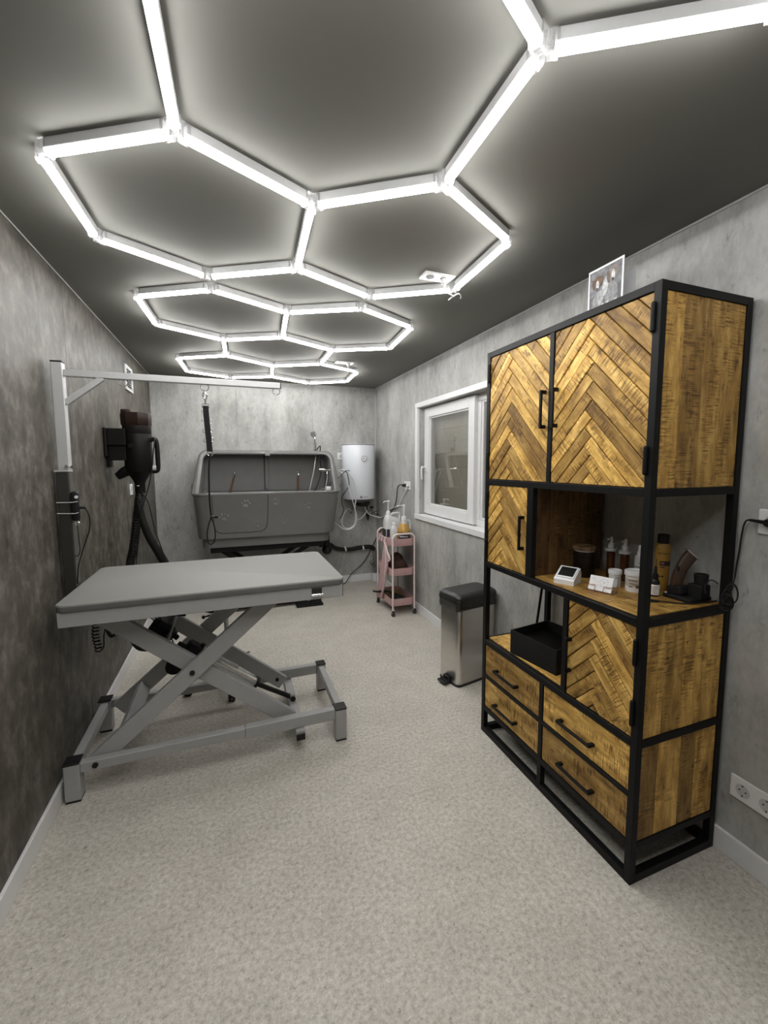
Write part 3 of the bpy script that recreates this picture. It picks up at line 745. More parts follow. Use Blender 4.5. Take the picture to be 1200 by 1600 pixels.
def jar(label, x, y, r, h, lidh, taper=.97):
    t = thing('plastic_jar', label, 'jar', (x, y, S1))
    mesh('jar_body', MB().lathe([(r * taper * .98, 0), (r * taper, .002), (r * .97, h - lidh), (r * .9, h - lidh + .001)], (x, y, S1), 28), M_whitepl, t)
    L = h - lidh
    mesh('lid', MB().lathe([(r * 1.0, L), (r * 1.10, L + .001), (r * 1.10, h - .002), (r * 1.03, h), (r * .93, h), (r * .9, h - .004), (.0005, h - .004)], (x, y, S1), 28), M_whitepl, t)
    return t
n0 = toroom(1.39, 1.235)
j1 = jar('small white jar with a white lid behind the business card', 1.392, 1.236, .0225, .066, .017)
text('jar_print', 'O', .010, face(Vector((1.392, 1.236, S1 + .036)) + Vector((-.6, -.8, 0)).normalized() * .0222, (-.6, -.8, 0)), M_print, j1)
for i in range(4):
    d_ = Vector((-.25, -.97, 0)).normalized()
    mesh('label_mark', MB().obox(Vector((1.392, 1.236, S1 + .014 + .008 * i)) + d_ * .0222, (.006, .001, .003), (0, 0, math.atan2(d_.y, d_.x) + math.pi / 2)), M_print, j1, smooth=None)
jx, jy, jr = 1.408, 1.163, .031
j2 = jar('larger white tub with brown lettering on its label', jx, jy, jr, .079, .019)
lab = [(jr * .975, .010), (jr * .985, .052)]
mesh('paper_label', MB().lathe([(jr * .95, .012), (jr * .965, .0125), (jr * .985, .050), (jr * .96, .0505)], (jx, jy, S1), 28), flat('grey_label', (.46, .45, .43), .6), j2)
ochre = flat('brown_ink', (.26, .14, .04), .6)
nj = Vector((-.80, -.60, 0)).normalized()
text('label_print', 'Wipes', .0115, face(Vector((jx, jy, S1 + .032)) + nj * jr, nj), ochre, j2, bend=jr)
for (a_, zz, w_) in ((-.35, .045, .014), (.12, .045, .017), (-.30, .021, .014)):
    mesh('label_mark', MB().obox(Vector((jx, jy, S1 + zz)) + Matrix.Rotation(a_, 3, 'Z') @ nj * (jr * .985), (w_, .0018, .004), (0, 0, math.atan2((Matrix.Rotation(a_, 3, 'Z') @ nj).y, (Matrix.Rotation(a_, 3, 'Z') @ nj).x) + math.pi / 2)), ochre, j2, smooth=None)
nd = Matrix.Rotation(.42, 3, 'Z') @ nj
mesh('label_picture', MB().obox(Vector((jx, jy, S1 + .022)) + nd * (jr * .985), (.012, .002, .011), (0, 0, math.atan2(nd.y, nd.x) + math.pi / 2), .0006), flat('label_dog_brown', (.10, .075, .055), .6), j2, smooth=None)

def pump_bottle(label, x, y, h=.172, r=.0165):
    t = thing('pump_bottle', label, 'bottle', (x, y, S1), 'amber pump bottles on the cabinet shelf')
    c_ = (x, y, S1)
    mesh('bottle_body', MB().lathe([(r * .9, 0), (r, .003), (r, .100), (r * .92, .108), (.010, .114)], c_, 24), M_amber, t)
    mesh('collar', MB().lathe([(.010, .112), (.0235, .113), (.0245, .116), (.0245, .122), (.0235, .1245), (.014, .125)], c_, 24), M_greypl, t)
    mesh('pump_head', MB().lathe([(.0125, .125), (.0125, .143), (.0115, .145), (.007, .146), (.0065, .163), (.005, .172), (.001, .173)], c_, 20).box(x - .022, x, y - .004, y + .004, S1 + .160, S1 + .167, .002), M_greypl, t)
    mesh('dip_tube', MB().cyl((x, y, S1 + .008), (x, y, S1 + .11), .003, n=8), M_greypl, t)
    return t
pump_bottle('amber pump bottle with pale collar beside the wooden lidded jar', 1.487, 1.346)
pump_bottle('amber pump bottle with pale collar between its twin and the white spray', 1.492, 1.281)
# white spray bottle
x, y = 1.493, 1.209
t = thing('spray_bottle', 'white spray bottle with grey label half behind the cabinet post', 'bottle', (x, y, S1))
mesh('bottle_body', MB().lathe([(.019, 0), (.021, .003), (.021, .112), (.019, .117), (.012, .119)], (x, y, S1), 24), M_greypl, t)
mesh('spray_cap', MB().lathe([(.0135, .118), (.0135, .134), (.0115, .135), (.0105, .158), (.009, .160), (.001, .160)], (x, y, S1), 20), M_whitepl, t)
nt_ = toroom(x, y)
text('bottle_print', 'T', .020, face(Vector((x, y, S1 + .086)) + nt_ * .0212, nt_), M_print, t, bend=.021)
mesh('bottle_stripe', MB().lathe([(.0212, .074), (.0214, .0745), (.0214, .0765), (.0212, .077)], (x, y, S1), 24), M_print, t)

# jar with wooden lid
x, y = 1.400, 1.405
t = thing('glass_jar', 'dark glass jar with a round wooden lid at the back of the shelf', 'jar', (x, y, S1))
mesh('jar_body', MB().lathe([(.040, 0), (.043, .004), (.043, .095), (.040, .103), (.038, .110)], (x, y, S1), 28), M_jarglass, t)
mesh('jar_contents', MB().lathe([(.036, .004), (.038, .006), (.038, .06), (.03, .066), (.001, .068)], (x, y, S1), 20), M_brown, t)
mesh('seal_ring', MB().lathe([(.038, .108), (.041, .109), (.041, .113), (.038, .114)], (x, y, S1), 28), M_greypl, t)
lw = wood('jar_lid_wood', (.06, .035, .018), (.14, .085, .045), (.20, .13, .07)) 
mesh('lid', MB().lathe([(.042, .113), (.047, .116), (.047, .128), (.044, .131), (.001, .131)], (x, y, S1), 28), lw, t)

# mustard bottle with black cap
x, y, r = 1.520, 1.139, .0262
t = thing('shampoo_bottle', 'tall mustard bottle with a black cap and dark red label band', 'bottle', (x, y, S1))
mesh('bottle_body', MB().lathe([(r * .80, 0), (r * .84, .003), (r * .88, .03), (r, .12), (r, .158), (r * .93, .170), (r * .72, .179)], (x, y, S1), 28), M_yellow, t)
mesh('cap', MB().lathe([(r * .70, .178), (r * .74, .179), (r * .74, .211), (r * .70, .213), (.001, .213)], (x, y, S1), 28), M_blackpl, t)
ny = Matrix.Rotation(.12, 3, 'Z') @ toroom(x, y)
text('brand_print', 'ARTERO', .0105, face(Vector((x, y, S1 + .142)) + ny * r, ny), M_print, t, bend=r)
text('brand_print', 'HINO', .0095, face(Vector((x, y, S1 + .108)) + (Matrix.Rotation(-.85, 3, 'Z') @ ny) * (r + .0012), Matrix.Rotation(-.85, 3, 'Z') @ ny) @ Matrix.Rotation(R(90), 4, 'Z'), M_print, t)
def label_patch(name, x, y, rr, n, a0, a1, z0, z1, mat, par):
    n_ = 8; a_ = math.atan2(n.y, n.x); mbp = MB(); rings = []
    for rz in ((rr - .0006, z0), (rr + .0005, z0), (rr + .0005, z1), (rr - .0006, z1)):
        rings.append([Vector((x + rz[0] * math.cos(a_ + a0 + (a1 - a0) * i / n_), y + rz[0] * math.sin(a_ + a0 + (a1 - a0) * i / n_), rz[1])) for i in range(n_ + 1)])
    mbp.loft(rings + [rings[0]], False, False, False); return mesh(name, mbp, mat, par, smooth=30)
label_patch('label_band', x, y, r * .978, ny, -.45, 1.15, S1 + .096, S1 + .114, M_maroon, t)
for i, (z_, w0, w1) in enumerate(((.088, -.4, .25), (.081, -.4, .45), (.075, -.4, .4), (.069, -.4, .4))):
    label_patch('label_line', x, y, r * (.966 - .01 * i), ny, w0, w1, S1 + z_, S1 + z_ + (.004 if i == 0 else .0015), M_print if i == 0 else ochre, t)
label_patch('label_line', x, y, r * .975, ny, -.3, .15, S1 + .104, S1 + .107, M_greypl, t)
for a_ in (-.35, 0.0):
    nn = Matrix.Rotation(a_, 3, 'Z') @ ny
    mesh('label_dot', MB().sphere(Vector((x, y, S1 + .055)) + nn * r * .915, .0035, 8, (1, 1, 1)), M_print, t)
# dropper bottle
x, y, r = 1.424, 1.090, .0152
t = thing('dropper_bottle', 'small black dropper bottle with a white label near the post', 'bottle', (x, y, S1))
mesh('bottle_body', MB().lathe([(r * .9, 0), (r, .002), (r, .052), (r * .8, .060), (r * .5, .064)], (x, y, S1), 24), M_blackpl, t)
mesh('paper_label', MB().lathe([(r, .006), (r * 1.03, .0062), (r * 1.03, .043), (r, .0435)], (x, y, S1), 24), M_card, t)
mesh('dropper_cap', MB().lathe([(r * .62, .063), (r * .66, .064), (r * .60, .082), (r * .34, .084), (r * .30, .104), (r * .15, .111), (.0003, .112)], (x, y, S1), 20), M_blackmat, t)
for i in range(5): label_patch('label_line', x, y, r * 1.04, toroom(x, y), -.6, random.uniform(.1, .7), S1 + .011 + i * .006, S1 + .013 + i * .006, ochre, t)
# nozzle bottle
x, y = 1.545, 1.085
t = thing('nozzle_bottle', 'small amber bottle with a white stepped nozzle behind the clipper', 'bottle', (x, y, S1))
mesh('bottle_body', MB().lathe([(.015, 0), (.016, .002), (.016, .058), (.012, .064)], (x, y, S1), 20), M_gold, t)
mesh('nozzle', MB().lathe([(.0125, .062), (.0125, .074), (.010, .076), (.010, .090), (.007, .092), (.006, .108), (.001, .109)], (x, y, S1), 20), M_whitepl, t)
# clipper in its charging stand
cxx, cyy = 1.500, 1.022
t = thing('charging_stand', 'black charging stand holding the dark brown hair clipper', 'charger', (cxx, cyy, S1))
st = MB().box(cxx - .055, cxx + .055, cyy - .050, cyy + .055, S1, S1 + .016, .006, 2)
st.obox((cxx - .02, cyy + .02, S1 + .03), (.05, .055, .035), (R(-10), 0, 0), .008, 2)
st.obox((cxx + .012, cyy - .030, S1 + .036), (.05, .05, .05), (0, 0, 0), .005, 2)
mesh('stand_body', st, M_blackmat, t, smooth=None)
mesh('cup', MB().lathe([(.012, .058), (.020, .060), (.023, .095), (.020, .095), (.016, .066)], (cxx + .018, cyy - .032, S1), 18), M_blackpl, t)
mesh('charging_contact', MB().obox((cxx - .047, cyy + .046, S1 + .017), (.012, .008, .004), (0, 0, .6), .001), M_greypl, t, smooth=None)
t = thing('hair_clipper', 'dark brown cordless hair clipper standing in the black charging stand', 'clipper', (cxx - .02, cyy + .02, S1 + .048))
rd = Vector((.80, -.60, 0)).normalized(); fw = Vector((-.60, -.80, 0)).normalized()
b0 = Vector((cxx - .022, cyy + .030, S1 + .022))
cl = MB(); rings = []
for (s_, zz, w_, d_) in ((0, .0, .016, .014), (.002, .03, .0185, .016), (.008, .06, .0185, .016), (.018, .09, .0185, .016), (.032, .117, .021, .015), (.043, .133, .022, .012), (.046, .137, .019, .008)):
    c_ = b0 + rd * s_ + Vector((0, 0, zz)); tilt = Vector((1, 0, 0))
    ax = (rd + Vector((0, 0, -.9 * s_ / .045))).normalized()
    rings.append([c_ + ax * w_ * math.copysign(abs(math.cos(a)) ** .6, math.cos(a)) + fw * d_ * math.copysign(abs(math.sin(a)) ** .6, math.sin(a)) for a in [2 * math.pi * k / 16 for k in range(16)]])
cl.loft(rings); mesh('clipper_body', cl, M_clip, t)
hb_ = b0 + rd * .046 + Vector((0, 0, .138)); ax = (rd + Vector((0, 0, -.9))).normalized(); upn = (rd + Vector((0, 0, 1.1))).normalized()
mesh('blade', MB().beam(hb_ - ax * .026, hb_ + ax * .028, .026, .006, upn, .0015), M_chrome, t, smooth=None)
mesh('switch', MB().obox(b0 + rd * .001 + fw * .016 + Vector((0, 0, .085)), (.008, .006, .018), (0, 0, .9), .002), M_blackpl, t, smooth=None)
mesh('cord', MB().tube([(1.351, 1.036, S1 + .006), (1.37, 1.024, S1 + .005), (1.42, .985, S1 + .004), (1.48, .965, S1 + .004), (1.555, .957, S1 + .005)], .0025, 6), M_blackpl, thing('charger_lead', 'thin black charger lead with a slim plug lying on the shelf', 'cable', (1.35, 1.036, S1)))
bpy.data.objects['charger_lead']; mesh('plug', MB().tube([(1.330, 1.052, S1 + .006), (1.349, 1.038, S1 + .006), (1.366, 1.0265, S1 + .005)], lambda q: .006 - .0025 * q, 8, 2), M_blackpl, bpy.data.objects['charger_lead'])

# black open box on the lower shelf and the rod behind it
t = thing('storage_box', 'black open topped box on the lower open shelf', 'box', (1.32, 1.49, S2))
ya, yb = Vector((1.222, 1.352, 0)), Vector((1.183, 1.612, 0)); ey = (yb - ya).normalized(); ex = Vector((ey.y, -ey.x, 0))
L_, D_, hh = .262, .245, .108
bx = MB(); MB_ = Matrix((ey, -ex, Vector((0, 0, 1)))).transposed().to_4x4()
if (Matrix((ey, -ex, Vector((0, 0, 1)))).determinant()) < 0: pass
def cuboid(a0, a1, d0, d1, z0, z1):
    t_ = MB(); pts = lambda zz: [ya + ey * a + ex * d + Vector((0, 0, zz)) for a, d in ((a0, d0), (a1, d0), (a1, d1), (a0, d1))]
    bx.loft([pts(z0), pts(z1)])
cuboid(0, L_, 0, D_, S2, S2 + .006)
cuboid(0, L_, 0, .006, S2 + .006, S2 + hh); cuboid(0, L_, D_ - .006, D_, S2 + .006, S2 + hh)
cuboid(0, .006, .006, D_ - .006, S2 + .006, S2 + hh); cuboid(L_ - .006, L_, .006, D_ - .006, S2 + .006, S2 + hh)
mesh('box_body', bx, M_blackmat, t, smooth=None)
fl = MB()
q0 = [ya + ey * .01 + ex * .012 + Vector((0, 0, S2 + .030)), ya + ey * (L_ - .01) + ex * .012 + Vector((0, 0, S2 + .066)), ya + ey * (L_ - .01) + ex * (D_ - .01) + Vector((0, 0, S2 + .070)), ya + ey * .01 + ex * (D_ - .01) + Vector((0, 0, S2 + .035))]
fl.loft([[p for p in q0], [p + Vector((0, 0, .004)) for p in q0]]); mesh('inner_flap', fl, M_black, t, smooth=None)
solo('leaning_rod', MB().cyl((1.47, 1.785, S2), (1.47, 1.728, .866), .0065, n=8), M_black, 'thin black rod leaning behind the black open box', 'rod', origin=(1.47, 1.785, S2))
# cable tangle by the rear post, plug lead
t = thing('cable_bundle', 'tangle of thin black cables hanging at the near rear cabinet post', 'cable', (1.52, .905, .93))
b_ = MB(); rr = random.Random(4)
for k_ in range(7):
    cy_, cz_, rad = .900 + rr.uniform(-.006, .006), .935 + rr.uniform(-.02, .02), rr.uniform(.018, .04)
    b_.tube([(1.535 + rr.uniform(-.05, .03), .909 - abs(math.sin(a)) * .01 - .004 * rr.random(), cz_ + rad * math.sin(a + k_) * (1.2 if k_ % 2 else .8)) if False else
             (1.515 + rad * 1.1 * math.cos(a), .904 - .006 * (k_ % 3) + .003 * math.sin(2 * a), cz_ + rad * math.sin(a)) for a in [2 * math.pi * i / 8 for i in range(8)]], .0022, 5, 4, True)
b_.tube([(1.43, .915, .955), (1.415, .910, .98), (1.44, .908, 1.0), (1.47, .905, .985)], .002, 5)
mesh('coil', b_, M_blackpl, t)
t = thing('charger_cable', 'black charger cable running from the right wall socket down behind the cabinet', 'cable', (1.575, .87, 1.19))
mesh('plug', MB().cyl((XR - .0105, .826, 1.19), (XR - .036, .826, 1.19), .016, .012, n=14).cyl((XR - .028, .832, 1.19), (XR - .020, .884, 1.192), .007, .0045, n=8), M_blackpl, t)
mesh('lead', MB().tube([(1.570, .880, 1.192), (1.574, .897, 1.186), (1.575, .905, 1.151), (1.578, .912, 1.08), (1.578, .916, 1.04), (1.565, .912, .99), (1.54, .905, .955)], .003, 6), M_blackpl, t)

# prints on top of the cabinet
t = thing('dog_picture', 'print of two spotted dogs with a white border on top of the cabinet', 'picture', (1.35, 1.30, CZ))
lx = 1.350; y0, y1, zb, zt = 1.224, 1.389, CZ, 2.124
pc = MB().box(lx, lx + .002, y0, y1, zb, zt); mesh('print_paper', pc, M_card, t, smooth=None)
def patch(name, poly, col, d, rough=.6):
    """poly in fractions of the picture: x from its left (far) edge to the right, y upwards"""
    pts = [(y1 - .008 - u * (y1 - y0 - .016), zb + .006 + v * (zt - zb - .014)) for u, v in poly]
    M = Matrix(((0, 0, -1, lx - .0002 - d), (1, 0, 0, 0), (0, 1, 0, 0), (0, 0, 0, 1)))
    if area2(pts) < 0: pts = pts[::-1]
    mbp = MB(); ring_ = [[Vector((lx - d + .0002, a, b)) for a, b in pts], [Vector((lx - d - .0002, a, b)) for a, b in pts]]
    mbp.loft(ring_); return mesh(name, mbp, flat('print_' + name + str(len(MATS)), col, rough, var=.45, scale=55), t, smooth=None)
def blob(cx, cy, rx, ry, n=14, rot=0, seed=0, wob=.08):
    rn = random.Random(seed); out = []
    for i in range(n):
        a = 2 * math.pi * i / n; w_ = 1 + rn.uniform(-wob, wob); x_, y_ = rx * w_ * math.cos(a), ry * w_ * math.sin(a)
        out.append((cx + x_ * math.cos(rot) - y_ * math.sin(rot), cy + x_ * math.sin(rot) + y_ * math.cos(rot)))
    return out
patch('picture_ground', [(0, 0), (1, 0), (1, 1), (0, 1)], (.10, .10, .105), .0005)
patch('picture_sky', [(0, .55), (0, 1), (1, 1), (1, .62)], (.17, .17, .18), .0009)
patch('dog_body', blob(.30, .36, .19, .28, seed=1), (.24, .24, .24), .0013); patch('dog_body', blob(.70, .46, .20, .30, seed=2), (.22, .22, .225), .0013)
patch('dog_neck', blob(.52, .66, .10, .17, rot=-.3, seed=3), (.46, .46, .46), .0016); patch('dog_leg', [(.16, 0), (.25, 0), (.27, .35), (.17, .35)], (.50, .50, .49), .0017)
for (u_, w_) in ((.40, .08), (.56, .07), (.80, .08)): patch('dog_leg', [(u_, .02), (u_ + w_, .02), (u_ + w_ + .01, .38), (u_ + .01, .38)], (.47, .47, .47), .0017)
patch('dog_head', blob(.27, .78, .125, .12, seed=4), (.13, .065, .03), .002); patch('dog_head', blob(.76, .84, .13, .115, seed=5), (.24, .20, .17), .002)
patch('dog_muzzle', blob(.27, .73, .05, .09, seed=6), (.62, .61, .59), .0023); patch('dog_muzzle', blob(.76, .80, .055, .09, seed=7), (.66, .65, .64), .0023)
patch('dog_nose', blob(.26, .665, .035, .03, seed=8), (.03, .03, .03), .0026); patch('dog_nose', blob(.75, .725, .035, .03, seed=9), (.05, .05, .05), .0026)
patch('dog_ear', blob(.14, .76, .05, .10, rot=.3, seed=10), (.09, .05, .03), .0023); patch('dog_ear', blob(.61, .79, .05, .11, rot=.25, seed=11), (.14, .10, .07), .0023)
patch('dog_ear', blob(.39, .79, .04, .09, rot=-.3, seed=12), (.14, .075, .04), .0023); patch('dog_chest', blob(.36, .50, .10, .13, seed=13), (.34, .34, .34), .0019)
t = thing('acrylic_card', 'small pale translucent card standing behind the dog picture', 'card', (1.42, 1.2, CZ))
mesh('card_sheet', MB().box(1.415, 1.417, 1.23, 1.335, CZ, CZ + .19), clear('translucent_card', (.95, .95, .95), .35, .3, (.75, .75, .77)), t, smooth=None)

# ------------------------------------------------------------------ grooming table
tb = thing('grooming_table', 'grey electric grooming table on scissor legs with a rubber top', 'table', (-.085, 2.275, 0))
LX0, LX1, RX0, RX1 = -.676, -.620, .440, .496
for (x0, x1, y0, y1) in ((LX0, LX1, 1.997, 2.058), (LX0, LX1, 2.500, 2.558), (RX0, RX1, 1.990, 2.050), (RX0 + .004, RX1, 2.500, 2.556)):
    lg = mesh('leg', MB().box(x0, x1, y0, y1, .008, .162, .005, 2), M_frame, tb, smooth=None)
    mesh('leg_cap', MB().box(x0 - .001, x1 + .001, y0 - .001, y1 + .001, .162, .170, .002), M_blackpl, lg, smooth=None)
    mesh('foot_pad', MB().box(x0 + .002, x1 - .002, y0 + .002, y1 - .002, 0, .010), M_blackpl, lg, smooth=None)
for y0, y1 in ((2.006, 2.041), (2.515, 2.550)):
    mesh('side_rail', MB().box(LX1, .02, y0, y1, .118, .160, .003).box(.02, RX0 + .003, y0 - .002, y1 + .002, .108, .164, .003), M_frame, tb, smooth=None)
mesh('end_rail', MB().box(LX0 + .012, LX1 - .010, 2.058, 2.500, .115, .158, .003), M_frame, tb, smooth=None)
mesh('end_rail', MB().box(RX0 + .012, RX1 - .010, 2.050, 2.500, .115, .158, .003), M_frame, tb, smooth=None)
xb = mesh('cross_beam', MB().box(.246, .290, 1.985, 2.560, .062, .1075, .003).box(.255, .281, 2.255, 2.290, .10, .145, .003), M_frame, tb, smooth=None)
mesh('end_plug', MB().box(.247, .289, 1.979, 1.987, .058, .090, .002), M_blackpl, xb, smooth=None)
# scissor arms
PV = Vector((-.192, 0, .452)); AL, AR = Vector((-.560, 0, .138)), Vector((.160, 0, .752))
BL_, BR_ = Vector((-.535, 0, .750)), Vector((.215, 0, .137))
def arm(p, q, y, ext=0.03):
    d = (q - p).normalized(); p = p - d * ext; q = q + d * ext
    return mesh('scissor_arm', MB().beam((p.x, y, p.z), (q.x, y, q.z), .030, .074, (0, 0, 1), .003), M_frame, tb, smooth=None)
for ya_, yb_, sg in ((2.058, 2.090, -1), (2.498, 2.466, 1)):
    a1 = arm(AL, AR, ya_); a2 = arm(BL_, BR_, yb_)
    mesh('pivot_bolt', MB().cyl((PV.x, ya_ + sg * .015, PV.z), (PV.x, ya_ + sg * .022, PV.z), .011, n=14).cyl((PV.x, ya_ + sg * .022, PV.z), (PV.x, ya_ + sg * .024, PV.z), .006, n=8), M_blackpl, a1)
    mesh('end_bolt', MB().cyl((BR_.x - .01, 2.09 if sg < 0 else yb_ - .015, BR_.z + .01), (BR_.x - .01, 2.075 if sg < 0 else yb_ - .022, BR_.z + .01), .010, n=12), M_blackpl, a2)
for y0, y1 in ((2.006, 2.000), (2.515, 2.509)):
    mesh('rail_bolt', MB().cyl((-.566, y0, .140), (-.566, y1, .140), .011, n=14).cyl((-.566, y1, .140), (-.566, y1 - .002, .140), .006, n=8), M_blackpl, tb)
def on(p, q, s): return p + (q - p) * s
cA = on(AL, AR, .135); dA = (AR - AL).normalized()
mesh('cross_tube', MB().beam((cA.x, 2.073, cA.z), (cA.x, 2.483, cA.z), .030, .062, (-dA.z, 0, dA.x), .003), M_frame, tb, smooth=None)
cB = on(BL_, BR_, .335); dB = (BR_ - BL_).normalized(); upB = Vector((-dB.z, 0, dB.x))
cBt = on(BL_, BR_, .30)
mesh('cross_tube', MB().beam((cBt.x, 2.105, cBt.z), (cBt.x, 2.451, cBt.z), .012, .075, upB, .003), M_frame, tb, smooth=None)
# electric actuator: control box, motor, tube, rod
ya_ = 2.272
ac = thing('linear_actuator', 'silver electric lifting cylinder with black motor under the grey table', 'motor', (-.1, ya_, .4))
del ac['category']; ac.parent = tb; ac.location = ORG[ac] - ORG[tb]
p_m, p_e, p_r = Vector((-.205, ya_, .452)), Vector((.080, ya_, .238)), Vector((.268, ya_, .122))
du = (p_e - p_m).normalized(); un = Vector((-du.z, 0, du.x))
if un.z < 0: un = -un
tubeM = MB().cyl(p_m, p_e, .026, n=18); tubeM.beam(p_m + un * .026 + Vector((0, .012, 0)), p_e + un * .026 - du * .12 + Vector((0, .012, 0)), .026, .018, un, .003)
tubeM.beam(p_m - un * .022 - Vector((0, .016, 0)), p_e - un * .022 - Vector((0, .016, 0)), .022, .014, un, .003)
mesh('outer_tube', tubeM, M_alu, ac)
mesh('piston_rod', MB().cyl(p_e + du * .004, p_r + du * .01, .0125, n=14).cyl(p_e - du * .006, p_e + du * .008, .034, n=16).cyl(p_r - Vector((0, .022, 0)), p_r + Vector((0, .022, 0)), .014, n=12), M_blackpl, ac)
mt_ = MB().beam(p_m - du * .045 + un * .006, p_m + du * .035 + un * .006, .075, .075, un, .01)
mt_.cyl(p_m - du * .05 - Vector((0, .01, 0)), p_m - du * .085 - Vector((0, .01, 0)), .022, n=14)
mt_.cyl(p_m + un * .040 + du * .02, p_m + un * .058 + du * .02, .011, n=10)
mesh('motor_housing', mt_, M_blackmat, ac)
mw = Vector((-.286, ya_ - .03, .418)); mesh('motor_drum', MB().cyl(mw - Vector((0, .035, 0)), mw + Vector((0, .05, 0)), .036, n=20), M_blackmat, ac)
pc_ = Vector((-.338, ya_ - .01, .585))
ctl = MB().beam(pc_ - du * .052, pc_ + du * .055, .085, .062, un, .006); ctl.beam(pc_ + du * .055 + un * .01, pc_ + du * .085 + un * .004, .022, .02, un, .002)
mesh('control_box', ctl, M_blackmat, ac, smooth=None)
lds = MB()
for (a_, b_) in (((-.36, .03), (-.40, .07)), ((-.33, .04), (-.37, .10))):
    lds.tube([(pc_.x - .03, ya_ - .02, pc_.z + .03), (a_[0], ya_ - .05, pc_.z + .07), (a_[0] - .03, ya_ - .05, pc_.z + .10), (b_[0], ya_ - .03, pc_.z + .15)], .0028, 5)
lds.tube([(pc_.x + .04, ya_ - .03, pc_.z - .02), (-.27, ya_ - .05, .50), (-.245, ya_ - .045, .475)], .003, 5)
mesh('wiring', lds, M_blackpl, ac)
bkt = MB().obox((-.268, ya_ + .06, .66), (.08, .07, .05), (0, R(10), 0), .004); mesh('mount_block', bkt, M_blackmat, ac, smooth=None)
# frame under the top and the top board
TX0, TX1, TY0, TY1, TZ = -.640, .478, 1.922, 2.585, .848
ap = MB(); az0, az1 = TZ - .090, TZ - .030; i_ = .008
ap.box(TX0 + i_, TX1 - i_, TY0 + i_, TY0 + i_ + .03, az0, az1, .002); ap.box(TX0 + i_, TX1 - i_, TY1 - i_ - .03, TY1 - i_, az0, az1, .002)
ap.box(TX0 + i_, TX0 + i_ + .03, TY0 + i_ + .03, TY1 - i_ - .03, az0, az1, .002); ap.box(TX1 - i_ - .03, TX1 - i_, TY0 + i_ + .03, TY1 - i_ - .03, az0, az1, .002)
fr_ = mesh('top_frame', ap, M_frame, tb, smooth=None)
mesh('frame_end_cap', MB().box(TX1 - i_ - .001, TX1 - i_ + .0015, TY0 + i_ + .001, TY1 - i_ - .001, az0 + .001, az1 - .001), M_blackpl, fr_, smooth=None)
mesh('slide_rail', MB().box(TX0 + .05, TX1 - .05, 2.045, 2.10, az0, az1 - .004, .002).box(TX0 + .05, TX1 - .05, 2.455, 2.51, az0, az1 - .004, .002), M_frame, tb, smooth=None)
def rrect(x0, x1, y0, y1, r, z, n=6):
    out = []
    for cx_, cy_, a0 in ((x1 - r, y1 - r, 0), (x0 + r, y1 - r, 90), (x0 + r, y0 + r, 180), (x1 - r, y0 + r, 270)):
        out += [Vector((cx_ + r * math.cos(R(a0 + 90 * i / n)), cy_ + r * math.sin(R(a0 + 90 * i / n)), z)) for i in range(n + 1)]
    return out
tp = MB(); e = .004
tp.loft([rrect(TX0, TX1, TY0, TY1, .035, TZ - .008), rrect(TX0 + .001, TX1 - .001, TY0 + .001, TY1 - .001, .034, TZ - .002), rrect(TX0 + e, TX1 - e, TY0 + e, TY1 - e, .031, TZ)], True, True, True)
mesh('table_top', tp, M_top, tb, smooth=50)
mesh('top_edge', MB().loft([rrect(TX0 + .002, TX1 - .002, TY0 + .002, TY1 - .002, .033, TZ - .030), rrect(TX0, TX1, TY0, TY1, .035, TZ - .027), rrect(TX0, TX1, TY0, TY1, .035, TZ - .008)]), M_topedge, tb, smooth=50)
ck = MB().box(.325, .371, TY0 + .002, TY0 + i_, TZ - .058, TZ - .036, .001)
ck2 = MB(); ck2.loft([[Vector((xx, TY0 + .004 - .011 * math.sin(a) , TZ - .068 + .009 * math.cos(a))) for a in [math.pi * i / 8 for i in range(9)]] + [Vector((xx, TY0 + .006, TZ - .077)), Vector((xx, TY0 + .006, TZ - .059))] for xx in (.325, .373)])
co = mesh('cord_clip', ck, M_rubber, tb, smooth=None); mesh('clip_roll', ck2, M_chrome, co)

# grooming arm on the end of the table
PX0, PX1, PY = -.690, -.644, 2.235
ga = thing('overhead_mast', 'tall silver overhead arm clamped at the wall end of the grey table', 'grooming stand', (-.667, PY, .78))
mesh('lower_post', MB().box(PX0 + .002, PX1 + .001, PY - .024, PY + .024, .775, 1.345, .003), M_post, ga, smooth=None)
mesh('corner_strip', MB().box(PX1 + .0005, PX1 + .003, PY - .020, PY + .020, .86, 1.342), flat('grey_strip', (.08, .076, .07), .4), ga, smooth=None)
mesh('post_sleeve', MB().box(PX0 - .002, PX1 + .004, PY - .026, PY + .026, 1.345, 1.352, .001), M_alu_light, ga, smooth=None)
up_ = mesh('upper_post', MB().box(PX0 + .010, PX1 + .006, PY - .018, PY + .018, 1.352, 1.800, .003), M_alu_light, ga, smooth=None)
mesh('post_cap', MB().box(PX0 + .010, PX1 + .006, PY - .018, PY + .018, 1.800, 1.806, .002), M_blackpl, up_, smooth=None)
mesh('lock_screw', MB().cyl((PX1 + .004, PY - .010, 1.366), (PX1 + .012, PY - .010, 1.366), .008, n=12).cyl((PX1 - .002, PY - .018, 1.368), (PX1 - .002, PY - .028, 1.368), .007, n=10), M_chrome, ga)
ab = mesh('arm_bar', MB().box(PX1 + .006, .243, PY - .0125, PY + .0125, 1.745, 1.773, .002), M_alu_light, ga, smooth=None)
mesh('arm_end_cap', MB().box(.243, .247, PY - .0125, PY + .0125, 1.745, 1.773, .001), M_blackpl, ab, smooth=None)
mesh('brace', MB().beam((PX1 + .004, PY, 1.635), (-.500, PY, 1.748), .022, .024, (0, 0, 1), .002), M_alu_light, ga, smooth=None)
